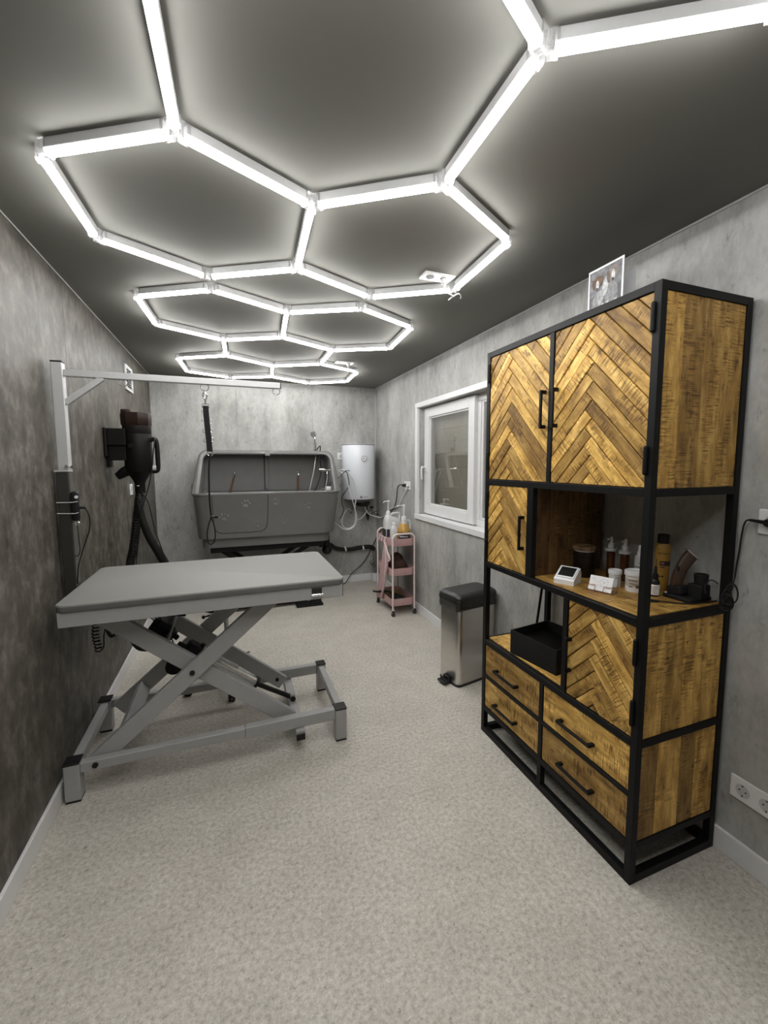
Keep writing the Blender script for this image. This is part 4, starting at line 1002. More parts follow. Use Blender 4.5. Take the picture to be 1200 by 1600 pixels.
def rg_(name, c, r, w, par, ax='y', mat=None):
    pts = [Vector((c[0] + r * math.cos(a), c[1], c[2] + r * math.sin(a))) for a in [2 * math.pi * i / 16 for i in range(16)]]
    return mesh(name, MB().tube(pts, w, 6, 1, True), mat or M_chrome, par)
for x_ in (-.425, -.098, .225): rg_('hanging_ring', (x_, PY, 1.733), .017, .0018, ab)
mesh('clamp_bracket', MB().box(PX1, TX0 + .006, PY - .035, PY + .035, .772, .812, .002).box(PX0, PX1, PY - .03, PY + .03, .755, .777, .002), M_post, ga, smooth=None)

# leash
ls = thing('grooming_leash', 'black webbing grooming leash hanging from the overhead arm', 'leash', (-.098, PY, 1.716))
yL = PY
mesh('snap_hook', MB().tube([(-.098, yL, 1.714), (-.107, yL, 1.700), (-.104, yL, 1.683), (-.096, yL, 1.676), (-.090, yL, 1.688), (-.092, yL, 1.702), (-.098, yL, 1.712)], .003, 6).cyl((-.097, yL, 1.676), (-.098, yL, 1.655), .004, n=8), M_chrome, ls)
mesh('buckle', MB().tube([(-.113, yL, 1.656), (-.083, yL, 1.656), (-.083, yL, 1.640), (-.113, yL, 1.640)], .0022, 6, 1, True), M_chrome, ls)
web = MB(); cen = [(-.098, 1.648), (-.0965, 1.60), (-.094, 1.55), (-.091, 1.50), (-.089, 1.46), (-.088, 1.435)]
web.loft([[Vector((x_ - .0125, yL - .003, z_)), Vector((x_ + .0125, yL - .003, z_)), Vector((x_ + .0125, yL + .003, z_)), Vector((x_ - .0125, yL + .003, z_))] for x_, z_ in cen])
mesh('webbing', web, M_blackmat, ls, smooth=None)
for (x_, z_, s_) in ((-.108, 1.622, -1), (-.109, 1.58, -1), (-.081, 1.578, 1), (-.107, 1.532, -1), (-.078, 1.536, 1), (-.104, 1.488, -1), (-.077, 1.492, 1)):
    mesh('side_ring', MB().tube([Vector((x_ + s_ * (.002 + .006 * math.cos(a)), yL, z_ + .009 * math.sin(a))) for a in [2 * math.pi * i / 10 for i in range(10)]], .0013, 5, 1, True), M_chrome, ls)
rg_('swivel_ring', (-.087, yL, 1.427), .012, .0022, ls)
mesh('noose', MB().tube([(-.088, yL, 1.418), (-.095, yL, 1.36), (-.098, yL, 1.27), (-.098, yL, 1.19), (-.095, yL, 1.137), (-.094, yL, 1.120)], .0045, 7).tube([(-.094, yL, 1.118), (-.084, yL, 1.085), (-.080, yL, 1.04), (-.086, yL, 1.005), (-.100, yL, .992), (-.113, yL, 1.004), (-.116, yL, 1.045), (-.106, yL, 1.09), (-.096, yL, 1.118)], .0032, 6), M_blackmat, ls)
mesh('slide_lock', MB().cyl((-.101, yL, 1.124), (-.070, yL, 1.124), .007, n=10).sphere((-.072, yL, 1.124), .009, 10), M_blackpl, ls)

# hand control strapped to the post
hc = thing('hand_control', 'black hand control strapped to the post of the grooming arm', 'remote control', (-.625, 2.213, 1.19))
hcb = MB().box(-.640, -.612, 2.200, 2.226, 1.135, 1.262, .008, 3); hcb.cyl((-.612, 2.21, 1.192), (-.590, 2.21, 1.190), .0065, .005, n=10)
mesh('control_body', hcb, M_blackpl, hc)
mesh('button', MB().cyl((-.617, 2.200, 1.238), (-.617, 2.196, 1.238), .0065, n=14), M_white, hc)
mesh('strap', MB().tube([(-.69, 2.205, 1.216), (-.64, 2.197, 1.216), (-.612, 2.197, 1.219)], .0015, 5).tube([(-.69, 2.205, 1.170), (-.63, 2.197, 1.168), (-.612, 2.197, 1.172)], .0015, 5), M_white, hc)
mesh('hook', MB().tube([Vector((-.622 + .008 * math.cos(a), 2.205, 1.124 + .008 * math.sin(a))) for a in [2 * math.pi * i / 10 for i in range(10)]], .0022, 5, 1, True), M_chrome, hc)
mesh('cord', MB().tube([(-.590, 2.21, 1.190), (-.578, 2.208, 1.150), (-.580, 2.206, 1.095), (-.602, 2.206, 1.03), (-.628, 2.206, .945), (-.634, 2.206, .90), (-.637, 2.206, .862)], .0028, 6).tube([(-.623, 2.206, 1.116), (-.621, 2.206, 1.06), (-.620, 2.206, 1.01), (-.626, 2.206, .985), (-.640, 2.209, .983)], .002, 6), M_blackpl, hc)
# coiled cable below the table top
cp = [Vector((-.612 + .014 * math.cos(a) + .004 * math.sin(a * .11), 2.32 + .014 * math.sin(a), .70 - .0026 * a)) for a in [k_ * .6 for k_ in range(125)]]
solo('coiled_cable', MB().tube(cp, .0032, 5, 1).tube([(-.585, 2.32, .80), (-.59, 2.32, .74), tuple(cp[0])], .0032, 5).tube([tuple(cp[-1]), (-.59, 2.33, .52), (-.585, 2.33, .58), (-.56, 2.31, .65), (-.52, 2.29, .70)], .0032, 5), M_blackpl, 'black coiled cable hanging under the wall end of the grey table', 'cable', origin=(-.61, 2.32, .6))
solo('hose_hook', MB().tube([(-.575, 2.36, .765), (-.58, 2.36, .66), (-.578, 2.36, .59), (-.566, 2.36, .556), (-.548, 2.36, .558)], .008, 8), M_blackpl, 'black curved hose end under the table beside the coiled cable', 'hook', origin=(-.575, 2.36, .76))

# ------------------------------------------------------------------ wall dryer
dx_, dy_ = -.536, 3.12
dr_ = thing('wall_dryer', 'black and brown wall mounted dog dryer with a handle', 'dryer', (XL, dy_, 1.5))
mesh('wall_plate', MB().box(XL, XL + .018, dy_ - .085, dy_ + .05, 1.42, 1.595, .006, 2).obox((XL + .010, dy_ - .01, 1.40), (.02, .07, .08), (0, 0, 0), .004), M_dry, dr_, smooth=None)
mesh('bracket', MB().box(XL + .017, dx_ - .05, dy_ - .075, dy_ + .035, 1.490, 1.592, .004, 2).box(XL + .017, dx_ - .055, dy_ - .055, dy_ + .025, 1.40, 1.495, .004, 2), M_dry, dr_, smooth=None)
D0 = (dx_, dy_, 0)
mesh('motor_body', MB().lathe([(.070, 1.325), (.076, 1.335), (.077, 1.56), (.075, 1.565)], D0, 28), M_dry, dr_)
mesh('body_band', MB().lathe([(.075, 1.562), (.078, 1.566), (.078, 1.612), (.074, 1.615)], D0, 28), M_dryer_mid, dr_)
mesh('filter_cap', MB().lathe([(.078, 1.612), (.083, 1.620), (.085, 1.683), (.080, 1.692), (.001, 1.695)], D0, 8, rot=R(15)).box(dx_ - .075, dx_ - .02, dy_ - .05, dy_ + .03, 1.66, 1.712, .01, 2), M_drybrown, dr_, smooth=30)
mesh('outlet_cone', MB().lathe([(.001, 1.195), (.029, 1.196), (.030, 1.255), (.036, 1.275), (.060, 1.315), (.070, 1.328)], D0, 28), M_dry, dr_)
mesh('base_foot', MB().tube([(dx_ - .02, dy_, 1.345), (dx_ - .065, dy_ - .01, 1.335), (dx_ - .095, dy_ - .01, 1.315), (dx_ - .118, dy_ - .01, 1.300)], lambda q: .040 - .018 * q, 12), M_dry, dr_)
mesh('handle', MB().tube([(dx_ + .070, dy_ - .02, 1.525), (dx_ + .098, dy_ - .02, 1.532), (dx_ + .108, dy_ - .02, 1.505), (dx_ + .110, dy_ - .02, 1.42), (dx_ + .108, dy_ - .02, 1.35), (dx_ + .095, dy_ - .02, 1.332), (dx_ + .068, dy_ - .02, 1.335)], .014, 10), M_dry, dr_)
mesh('handle_grip', MB().cyl((dx_ + .080, dy_ - .02, 1.352), (dx_ + .100, dy_ - .02, 1.352), .018, n=14), M_greypl, dr_)
mesh('dial', MB().cyl((dx_ - .022, dy_ - .074, 1.488), (dx_ - .024, dy_ - .086, 1.488), .013, n=16), M_dryer_mid, dr_)
mesh('badge', MB().obox((dx_ - .005, dy_ - .033, 1.243), (.014, .002, .005)), M_greypl, dr_, smooth=None)
def corrugated(pts, r, pitch=.010):
    P_ = smooth_path([Vector(p) for p in pts], 24); L = 0; out = [P_[0]]
    for a, b in zip(P_, P_[1:]):
        L += (b - a).length
        if L > pitch / 2: out.append(b); L = 0
    n = len(out)
    return MB().tube(out, lambda t_: r * (1.0 if int(round(t_ * (n - 1))) % 2 else .90), 10, 1)
hz = thing('dryer_hose', 'long black ribbed dryer hose looping down behind the table', 'hose', (dx_, dy_, 1.2))
mesh('hose_body', corrugated([(dx_ - .002, dy_, 1.205), (-.556, 3.11, 1.077), (-.585, 3.10, .874), (-.612, 3.10, .751), (-.640, 3.10, .546), (-.642, 3.10, .377), (-.615, 3.10, .25), (-.570, 3.10, .195), (-.477, 3.10, .205), (-.378, 3.10, .29), (-.341, 3.10, .423), (-.363, 3.09, .60), (-.416, 3.08, .742)], .026), M_hose, hz, smooth=None)
mesh('hose_nozzle', MB().tube([(-.416, 3.08, .742), (-.455, 3.07, .835), (-.495, 3.06, .928), (-.522, 3.055, 1.03), (-.538, 3.06, 1.13)], lambda t_: .026 - .006 * t_, 14), M_hose, hz)
solo('dryer_cable', MB().tube([(dx_ + .10, dy_ - .03, 1.533), (-.430, 3.05, 1.535), (-.440, 3.04, 1.45), (-.455, 3.04, 1.34), (-.475, 3.03, 1.239), (-.522, 3.02, 1.081), (-.565, 3.03, .923), (-.60, 3.04, .80), (-.66, 3.05, .70)], .0035, 6).tube([(dx_ + .01, dy_ - .045, 1.20), (-.510, 3.05, 1.195), (-.485, 3.05, 1.136), (-.474, 3.05, 1.074), (-.456, 3.05, .96), (-.430, 3.04, .865), (-.400, 3.04, .745), (-.38, 3.04, .60)], .0035, 6).tube([(dx_ + .0, dy_ - .045, 1.19), (-.526, 3.05, 1.15), (-.524, 3.04, 1.08), (-.540, 3.04, .96), (-.556, 3.03, .84), (-.575, 3.03, .72), (-.60, 3.04, .62)], .0028, 6), M_blackpl, 'thin black cords draping around the wall dryer and its hose', 'cable', origin=(dx_, dy_ - .04, 1.2))

# stool behind the table
so_ = thing('rolling_stool', 'chrome based rolling stool with a black seat hidden behind the table', 'stool', (-.06, 2.83, 0))
mesh('seat', MB().lathe([(.001, .50), (.15, .50), (.165, .51), (.165, .545), (.15, .565), (.001, .568)], (-.06, 2.83, 0), 28), M_blackmat, so_)
mesh('gas_column', MB().cyl((-.06, 2.83, .10), (-.06, 2.83, .50), .014, n=14).cyl((-.06, 2.83, .10), (-.06, 2.83, .30), .021, n=16), M_alu_light, so_)
mesh('lift_lever', MB().tube([(-.06, 2.83, .47), (-.12, 2.80, .462), (-.18, 2.78, .455)], .005, 8).sphere((-.185, 2.778, .455), .011, 10), M_blackpl, so_)
for k_ in range(5):
    a = R(-86 + 72 * k_); d_ = Vector((math.cos(a), math.sin(a), 0)); b0_ = Vector((-.06, 2.83, .115))
    lg = mesh('base_leg', MB().tube([b0_ + d_ * .01, b0_ + d_ * .12 - Vector((0, 0, .012)), b0_ + d_ * .25 - Vector((0, 0, .038))], lambda t_: .017 - .005 * t_, 10), M_chrome, so_)
    e_ = b0_ + d_ * .245; s_ = Vector((-d_.y, d_.x, 0))
    mesh('castor', MB().cyl((e_.x, e_.y, .075), (e_.x, e_.y, .05), .006, n=8).cyl(Vector((e_.x, e_.y, .025)) - s_ * .018, Vector((e_.x, e_.y, .025)) - s_ * .004, .025, n=16).cyl(Vector((e_.x, e_.y, .025)) + s_ * .018, Vector((e_.x, e_.y, .025)) + s_ * .004, .025, n=16).cyl(Vector((e_.x, e_.y, .025)) - s_ * .004, Vector((e_.x, e_.y, .025)) + s_ * .004, .012, n=10), M_blackpl, lg)

# ------------------------------------------------------------------ bathing tub
tubt = thing('bathing_tub', 'grey plastic dog bathing tub with raised back and paw reliefs', 'bathtub', (.355, 4.5, .60))
def sec(x0, x1, y0, y1, r, z): return rrect(x0, x1, y0, y1, r, z, 8)
tm = MB(); th = .035
outer = [(-.268, .925, 4.28, 4.76, .10, .602), (-.272, .930, 4.275, 4.76, .10, .688), (-.298, .962, 4.235, 4.775, .12, .692), (-.303, .970, 4.228, 4.778, .13, .72), (-.330, 1.022, 4.195, 4.785, .15, 1.085), (-.340, 1.034, 4.187, 4.788, .15, 1.096), (-.340, 1.034, 4.187, 4.788, .15, 1.108), (-.334, 1.028, 4.193, 4.785, .15, 1.114)]
inner = [(-.306, 1.000, 4.222, 4.74, .13, 1.114), (-.300, .994, 4.228, 4.735, .125, 1.106), (-.270, .930, 4.27, 4.72, .11, .78), (-.24, .90, 4.30, 4.70, .09, .765)]
tm.loft([sec(*a) for a in outer + inner]); mesh('basin', tm, M_tub, tubt, smooth=35)
# raised back: open hood with a rounded rim, sloping forward at the sides
def hood_ring(inset, yfun, n=8):
    """inverted U from bottom left over the top to bottom right"""
    zb_, zt_ = 1.100, 1.511 - inset; out = []; side = lambda z: inset * (1.75 - .75 * (z - 1.10) / .411)
    xl = lambda z: -.348 + (z - 1.10) / .411 * .080 + side(z); xr = lambda z: 1.046 - (z - 1.10) / .411 * .034 - side(z)
    r_ = .085 - inset * .6
    pts = [(xl(zb_), zb_)] + [(xl(zb_ + (zt_ - r_ - zb_) * k / 4), zb_ + (zt_ - r_ - zb_) * k / 4) for k in range(1, 4)]
    cL = (xl(zt_ - r_) + r_, zt_ - r_); cR = (xr(zt_ - r_) - r_, zt_ - r_)
    pts += [(cL[0] - r_ * math.cos(math.pi / 2 * k / n), cL[1] + r_ * math.sin(math.pi / 2 * k / n)) for k in range(n + 1)]
    pts += [(cL[0] + (cR[0] - cL[0]) * k / 8, zt_) for k in range(1, 8)]
    pts += [(cR[0] + r_ * math.sin(math.pi / 2 * k / n), cR[1] + r_ * math.cos(math.pi / 2 * k / n)) for k in range(n + 1)]
    pts += [(xr(zb_ + (zt_ - r_ - zb_) * k / 4), zb_ + (zt_ - r_ - zb_) * k / 4) for k in range(3, 0, -1)] + [(xr(zb_), zb_)]
    return [Vector((x_, yfun(z_), z_)) for x_, z_ in pts]
yf = lambda z: 4.31 + max(0, (z - 1.10)) / .411 * .21
hm = MB()
hm.loft([hood_ring(.004, lambda z: 4.79), hood_ring(0, lambda z: yf(z) + .02), hood_ring(.005, lambda z: yf(z) + .004), hood_ring(.014, yf), hood_ring(.030, yf), hood_ring(.038, lambda z: yf(z) + .006), hood_ring(.042, lambda z: yf(z) + .03), hood_ring(.050, lambda z: 4.72)], False, False, False)
bk = hood_ring(.050, lambda z: 4.72); hm.bm.faces.new([hm.bm.verts.new(p) for p in bk]); mesh('raised_back', hm, M_tub, tubt, smooth=35)
mesh('centre_rib', MB().box(.335, .372, 4.705, 4.722, 1.11, 1.455, .004), M_tub, tubt, smooth=None)
mesh('panel_joint', MB().box(.326, .335, 4.714, 4.722, 1.11, 1.46), M_seam, tubt, smooth=None)
mesh('rim_clip', MB().box(.328, .374, 4.500, 4.56, 1.457, 1.517, .006, 2), flat('light_grey_clip', (.24, .24, .235), .4), tubt, smooth=None)
for sx_ in (-1, 1):
    X_ = -.327 if sx_ < 0 else 1.045
    mesh('side_boss', MB().sphere((X_, 4.39, 1.155), .05, 14, (.35, .55, 1.0)), M_tub, tubt)
# front access door: its gap follows the front wall
def yfront(z): return 4.228 - (z - .72) / (1.085 - .72) * (4.228 - 4.195)
gp = []
dx0, dx1, dz0, dz1, dr2 = -.168, .322, .742, 1.105, .075
gp += [(dx0, dz1), (dx0 + .006, (dz0 + dz1) / 2), (dx0 + .010, dz0 + dr2)]
gp += [(dx0 + .010 + dr2 * (1 - math.cos(math.pi / 2 * k / 5)), dz0 + dr2 - dr2 * math.sin(math.pi / 2 * k / 5)) for k in range(1, 6)]
gp += [(dx1 - .016 - dr2 + dr2 * math.sin(math.pi / 2 * k / 5), dz0 + dr2 - dr2 * math.cos(math.pi / 2 * k / 5)) for k in range(0, 6)]
gp += [(dx1 - .008, (dz0 + dz1) / 2), (dx1, dz1)]
mesh('door_gap', MB().tube([(x_, yfront(z_) - .0008, z_) for x_, z_ in gp], .0034, 6, 1), M_seam, tubt)
def paw(x, z, s=.034, rot=0.0):
    pm = MB(); y = yfront(z)
    ca, sa = math.cos(rot), math.sin(rot)
    for (u, v, ru, rv) in ((0, -.35, .62, .48), (-.78, .22, .24, .34), (-.30, .72, .25, .36), (.30, .72, .25, .36), (.78, .22, .24, .34)):
        xx, zz = x + s * (u * ca - v * sa), z + s * (u * sa + v * ca)
        pm.sphere((xx, yfront(zz) + .0015, zz), s, 12, (ru, .10, rv))
    return mesh('paw_relief', pm, M_tub, tubt)
for (x_, z_, s_, r_) in ((.12, 1.004, .044, -.1), (-.072, .888, .044, .15), (.222, .807, .036, -.2), (.385, 1.015, .038, -.1), (.698, .965, .038, -.1), (.463, .825, .040, .1), (.800, .795, .026, .1)): paw(x_, z_, s_, r_)
# tether straps inside, lift frame below
def tether(label, pts):
    t = thing('tether_strap', label, 'strap', pts[0])
    mesh('strap', MB().tube(pts[1:], .009, 6), M_leather, t); mesh('snap_hook', MB().tube([pts[0], (pts[0][0] + .008, pts[0][1], pts[0][2] - .02), pts[1]], .006, 6).sphere(pts[0], .010, 8), M_chrome, t)
tether('slanting brown tether strap inside the left half of the tub', [(.033, 4.712, 1.282), (.028, 4.705, 1.238), (.005, 4.70, 1.16), (-.022, 4.68, 1.05), (-.05, 4.64, .92)])
tether('upright brown tether strap inside the right half of the tub', [(.676, 4.712, 1.290), (.674, 4.705, 1.248), (.672, 4.70, 1.16), (.668, 4.69, 1.05), (.66, 4.66, .92)])
lf = thing('tub_lift', 'black scissor lift frame under the grey bathing tub', 'lift', (.33, 4.5, 0))
for y_ in (4.32, 4.68): mesh('top_rail', MB().box(-.20, .86, y_ - .018, y_ + .018, .548, .600, .003), M_black, lf, smooth=None)
mesh('top_crossbar', MB().box(-.20, -.16, 4.338, 4.662, .55, .595, .003).box(.82, .86, 4.338, 4.662, .55, .595, .003), M_black, lf, smooth=None)
for y_ in (4.20, 4.68): mesh('base_rail', MB().box(-.22, .62, y_ - .02, y_ + .02, .018, .058, .003), M_black, lf, smooth=None)
for x_ in (-.20, .58): mesh('base_crossbar', MB().box(x_, x_ + .04, 4.22, 4.66, .020, .056, .003), M_black, lf, smooth=None)
for y_ in (4.36, 4.64):
    mesh('lift_arm', MB().beam((-.15, y_, .05), (.72, y_, .56), .02, .04, (0, 0, 1), .002), M_black, lf, smooth=None)
    mesh('lift_arm', MB().beam((.58, y_ - .022, .05), (-.10, y_ - .022, .56), .02, .04, (0, 0, 1), .002), M_black, lf, smooth=None)
for (x_, y_) in ((-.2, 4.2), (.58, 4.2), (-.2, 4.68), (.58, 4.68)): mesh('foot', MB().cyl((x_ + .02, y_, 0), (x_ + .02, y_, .02), .022, n=14), M_rubber, lf)
t = thing('foot_switch', 'flat black foot switch on the floor in front of the tub', 'pedal', (.68, 4.14, 0))
mesh('switch_base', MB().box(.545, .80, 4.085, 4.215, 0, .022, .004, 2), M_blackmat, t, smooth=None)
for x_ in (.56, .68): mesh('pedal', MB().obox((x_ + .052, 4.15, .036), (.10, .11, .016), (R(7), 0, 0), .004, 2), M_blackpl, t, smooth=None)
mesh('guard', MB().tube([(.55, 4.21, .02), (.55, 4.21, .07), (.795, 4.21, .07), (.795, 4.21, .02)], .008, 8, 2), M_blackpl, t)

# shower, mixer, hoses
t = thing('hand_shower', 'chrome hand shower standing at the back rim of the tub', 'shower head', (.845, 4.60, 1.50))
mesh('handle', MB().tube([(.849, 4.585, 1.495), (.846, 4.585, 1.56), (.842, 4.587, 1.63), (.838, 4.59, 1.66)], lambda q: .010 + .003 * q, 10), M_chrome, t)
dd = Vector((-.62, -.62, -.45)).normalized(); hc_ = Vector((.828, 4.582, 1.683))
mesh('spray_head', MB().cyl(hc_ - dd * .022, hc_, .020, .036, n=20).cyl(hc_, hc_ + dd * .008, .036, .035, n=20), M_chrome, t)
mesh('spray_face', MB().cyl(hc_ + dd * .008, hc_ + dd * .0095, .030, n=20), flat('grey_spray_face', (.25, .25, .25), .5), t)
mesh('hose', MB().tube([(.849, 4.585, 1.497), (.838, 4.56, 1.43), (.812, 4.53, 1.30), (.785, 4.52, 1.20), (.757, 4.51, 1.08), (.74, 4.52, .95)], .0042, 7), M_hosegrey, t)
mesh('holder', MB().box(.832, .868, 4.592, 4.64, 1.512, 1.535, .003), M_chrome, t, smooth=None)
solo('black_hose', MB().tube([(.856, 4.57, 1.525), (.875, 4.56, 1.552), (.892, 4.56, 1.560), (.888, 4.56, 1.50), (.882, 4.55, 1.42), (.893, 4.54, 1.33), (.882, 4.54, 1.25), (.850, 4.53, 1.16), (.80, 4.53, 1.06), (.77, 4.53, .96)], .006, 7), M_blackpl, 'thin black hose hanging beside the hand shower in the tub', 'hose', origin=(.87, 4.56, 1.5))
t = thing('mixer_tap', 'chrome mixer tap on the right inner wall of the tub', 'tap', (1.01, 4.50, 1.308))
mesh('tap_body', MB().cyl((.86, 4.50, 1.312), (1.035, 4.50, 1.308), .014, n=14).cyl((.862, 4.50, 1.312), (.905, 4.50, 1.311), .021, n=16).cyl((.985, 4.50, 1.309), (1.012, 4.50, 1.309), .020, n=16), M_chrome, t)
mesh('outlet', MB().cyl((.945, 4.50, 1.305), (.945, 4.495, 1.27), .010, n=12), M_chrome, t)
mesh('hose', MB().tube([(.945, 4.495, 1.275), (.944, 4.49, 1.22), (.925, 4.485, 1.14), (.897, 4.48, 1.05), (.88, 4.48, .95)], .0042, 7), M_hosegrey, t)
t = thing('sponge', 'white sponge lying on the right rim inside the tub', 'sponge', (.955, 4.50, 1.07))
mesh('sponge_body', MB().box(.925, .995, 4.44, 4.50, 1.098, 1.142, .012, 3), M_whitepl, t, smooth=30)
mesh('sponge_support', MB().box(.93, 1.0, 4.44, 4.72, 1.085, 1.0985, .003), M_tub, t, smooth=None)

# water heater
HX, HY = 1.322, 4.622
wh = thing('water_heater', 'white enamel electric water heater on the back wall', 'water heater', (HX, 4.81, 1.28))
mesh('tank', MB().lathe([(.155, .985), (.176, .992), (.181, 1.00), (.181, 1.580), (.178, 1.586), (.170, 1.588), (.001, 1.588)], (HX, HY, 0), 48), M_heat, wh)
mesh('top_lip', MB().lathe([(.1815, 1.578), (.183, 1.579), (.183, 1.584), (.181, 1.5845)], (HX, HY, 0), 48), M_print, wh)
mesh('underside', MB().lathe([(.001, .950), (.09, .952), (.15, .972), (.172, .990)], (HX, HY, 0), 40), flat('heater_base_grey', (.10, .10, .10), .5), wh)
mesh('element_cover', MB().lathe([(.001, .905), (.060, .907), (.078, .925), (.080, .958)], (HX + .04, HY - .02, 0), 24), M_blackpl, wh)
for sg in (-1, 1): mesh('wall_mount', MB().box(HX + sg * .1 - .03, HX + sg * .1 + .03, HY + .14, YB, 1.45, 1.50, .002), M_whitepl, wh, smooth=None)
nh = Vector((-.02, -1, 0)).normalized()
ph = Vector((HX + .012, HY - .1815, 1.430))
dl = mesh('thermometer', MB().cyl(ph, ph - Vector((0, .008, 0)), .032, n=28).cyl(ph - Vector((0, .008, 0)), ph - Vector((0, .0095, 0)), .026, n=24), M_white, wh)
mesh('thermometer_ring', MB().tube([ph + Vector((.030 * math.cos(a), -.008, .030 * math.sin(a))) for a in [2 * math.pi * i / 24 for i in range(24)]], .003, 6, 1, True), flat('pale_ring', (.35, .35, .33), .3, .5), dl)
mesh('needle', MB().beam(ph + Vector((-.012, -.0105, .012)), ph + Vector((.008, -.0105, -.008)), .003, .002, (0, -1, 0)), M_print, dl, smooth=None)
text('logo_print', 'ELDOM', .017, face(Vector((HX + .026, HY - .1795, 1.020)), (.13, -1, 0)), M_print, wh)
lg_ = Vector((HX - .024, HY - .1812, 1.020))
mesh('logo_emblem', MB().tube([lg_ + Vector((.011 * math.cos(a), -.0005, .011 * math.sin(a))) for a in [2 * math.pi * i / 16 for i in range(16)]], .0022, 5, 1, True).beam(lg_ + Vector((-.008, -.0008, -.008)), lg_ + Vector((.008, -.0008, .008)), .003, .001, (0, -1, 0)).beam(lg_ + Vector((.008, -.0008, -.008)), lg_ + Vector((-.008, -.0008, .008)), .003, .001, (0, -1, 0)), M_print, wh, smooth=None)
t = thing('inlet_valve', 'dark inlet valve and tap below the white water heater', 'valve', (1.50, 4.70, .82))
mesh('valve_body', MB().cyl((1.445, 4.70, .96), (1.445, 4.70, .80), .012, n=12).cyl((1.445, 4.70, .83), (1.57, 4.70, .815), .012, n=12).cyl((1.57, 4.70, .815), (XR, 4.70, .813), .024, n=16).cyl((1.50, 4.70, .825), (1.50, 4.70, .87), .013, n=12), M_pipegrey, t)
mesh('valve_nut', MB().cyl((1.47, 4.70, .828), (1.485, 4.70, .826), .019, n=6).cyl((1.535, 4.70, .82), (1.55, 4.70, .818), .019, n=6), M_chrome, t, smooth=None)
mesh('valve_knob', MB().cyl((1.50, 4.70, .868), (1.50, 4.70, .89), .020, n=10), M_blackpl, t)
mesh('relief_funnel', MB().lathe([(.006, .73), (.020, .79), (.020, .81), (.004, .812)], (1.448, 4.69, 0), 14), M_blackpl, t)
t = thing('outlet_valve', 'small dark outlet fitting under the left of the water heater', 'valve', (1.26, 4.68, .86))
mesh('fitting', MB().cyl((1.27, 4.68, .965), (1.265, 4.68, .85), .012, n=12).cyl((1.265, 4.68, .87), (1.24, 4.66, .83), .016, n=12), M_pipegrey, t)
def hose(label, pts, r, mat, name='water_hose'): return solo(name, MB().tube(pts, r, 7), mat, label, 'hose', origin=pts[0])
hose('grey braided hose looping widest in front of the water heater', [(1.062, 4.50, 1.305), (1.10, 4.44, 1.315), (1.150, 4.42, 1.288), (1.210, 4.42, 1.193), (1.233, 4.41, 1.056), (1.222, 4.42, .90), (1.228, 4.42, .80), (1.205, 4.42, .72), (1.150, 4.42, .690), (1.095, 4.43, .712), (1.085, 4.45, .78), (1.135, 4.52, .85), (1.20, 4.62, .88), (1.245, 4.66, .855)], .0060, M_cable_g)
hose('grey braided hose lying inside the wider loop beside the tub', [(1.062, 4.50, 1.30), (1.09, 4.43, 1.285), (1.128, 4.42, 1.22), (1.161, 4.41, 1.106), (1.20, 4.40, .955), (1.226, 4.40, .86), (1.234, 4.40, .79), (1.215, 4.40, .725), (1.165, 4.40, .686), (1.10, 4.42, .688), (1.055, 4.46, .72), (1.03, 4.55, .74)], .0052, M_cable_g)
hose('thin white hose from the loop to the inlet valve', [(1.228, 4.43, .80), (1.26, 4.50, .77), (1.32, 4.58, .765), (1.38, 4.64, .79), (1.43, 4.69, .835)], .0055, M_cable_w)
hose('thin black cable crossing from the tub rim to the hoses', [(.955, 4.47, 1.142), (.985, 4.40, 1.21), (1.051, 4.38, 1.242), (1.099, 4.38, 1.288), (1.141, 4.40, 1.308), (1.17, 4.42, 1.30)], .004, M_blackpl, 'thin_cable')
hose('thin black cable hanging between the tub and the water heater', [(1.12, 4.43, 1.305), (1.148, 4.43, 1.27), (1.160, 4.43, 1.15), (1.12, 4.44, 1.075), (1.085, 4.44, 1.02), (1.086, 4.44, .96), (1.103, 4.44, .90), (1.085, 4.45, .83), (1.06, 4.47, .79)], .004, M_blackpl, 'thin_cable')
hose('white power cable from under the water heater to the wall socket', [(1.40, 4.66, .90), (1.420, 4.66, .855), (1.455, 4.67, .805), (1.52, 4.66, .78), (1.57, 4.60, .768), (1.577, 4.494, .80), (1.577, 4.326, .888), (1.577, 4.06, .953), (1.577, 3.954, 1.039), (1.577, 3.85, 1.12), (1.577, 3.81, 1.15)], .0062, M_cable_w, 'power_cable')
hose('black power cable from the wall socket running down behind the pink trolley', [(1.570, 3.875, 1.168), (1.555, 3.93, 1.172), (1.56, 4.03, 1.14), (1.57, 4.088, 1.03), (1.575, 4.162, .931), (1.575, 4.359, .815), (1.575, 4.553, .655), (1.57, 4.76, .50), (1.513, 4.79, .367), (1.45, 4.79, .26), (1.383, 4.78, .19), (1.29, 4.77, .125), (1.24, 4.76, .075), (1.19, 4.74, .015), (1.10, 4.70, .006)], .005, M_blackpl, 'power_cable')
mesh('plug', MB().cyl((XR - .010, 3.871, 1.168), (XR - .045, 3.871, 1.168), .016, .012, n=14), M_blackpl, bpy.data.objects['power_cable.001'])
mesh('plug', MB().cyl((XR - .010, 3.800, 1.168), (XR - .030, 3.800, 1.168), .016, .012, n=14), M_white, bpy.data.objects['power_cable'])
solo('heater_wire', MB().tube([(1.45, 4.70, .74), (1.47, 4.79, .68), (1.495, 4.805, .588), (1.517, 4.805, .44), (1.52, 4.806, .30)], .0022, 5), M_cable_g, 'thin grey wire running down the back wall under the valve', 'cable', origin=(1.48, 4.8, .6))
dp = thing('drain_pipe', 'black drain pipe along the back wall from the tub to the corner', 'pipe', (1.3, 4.76, .40))
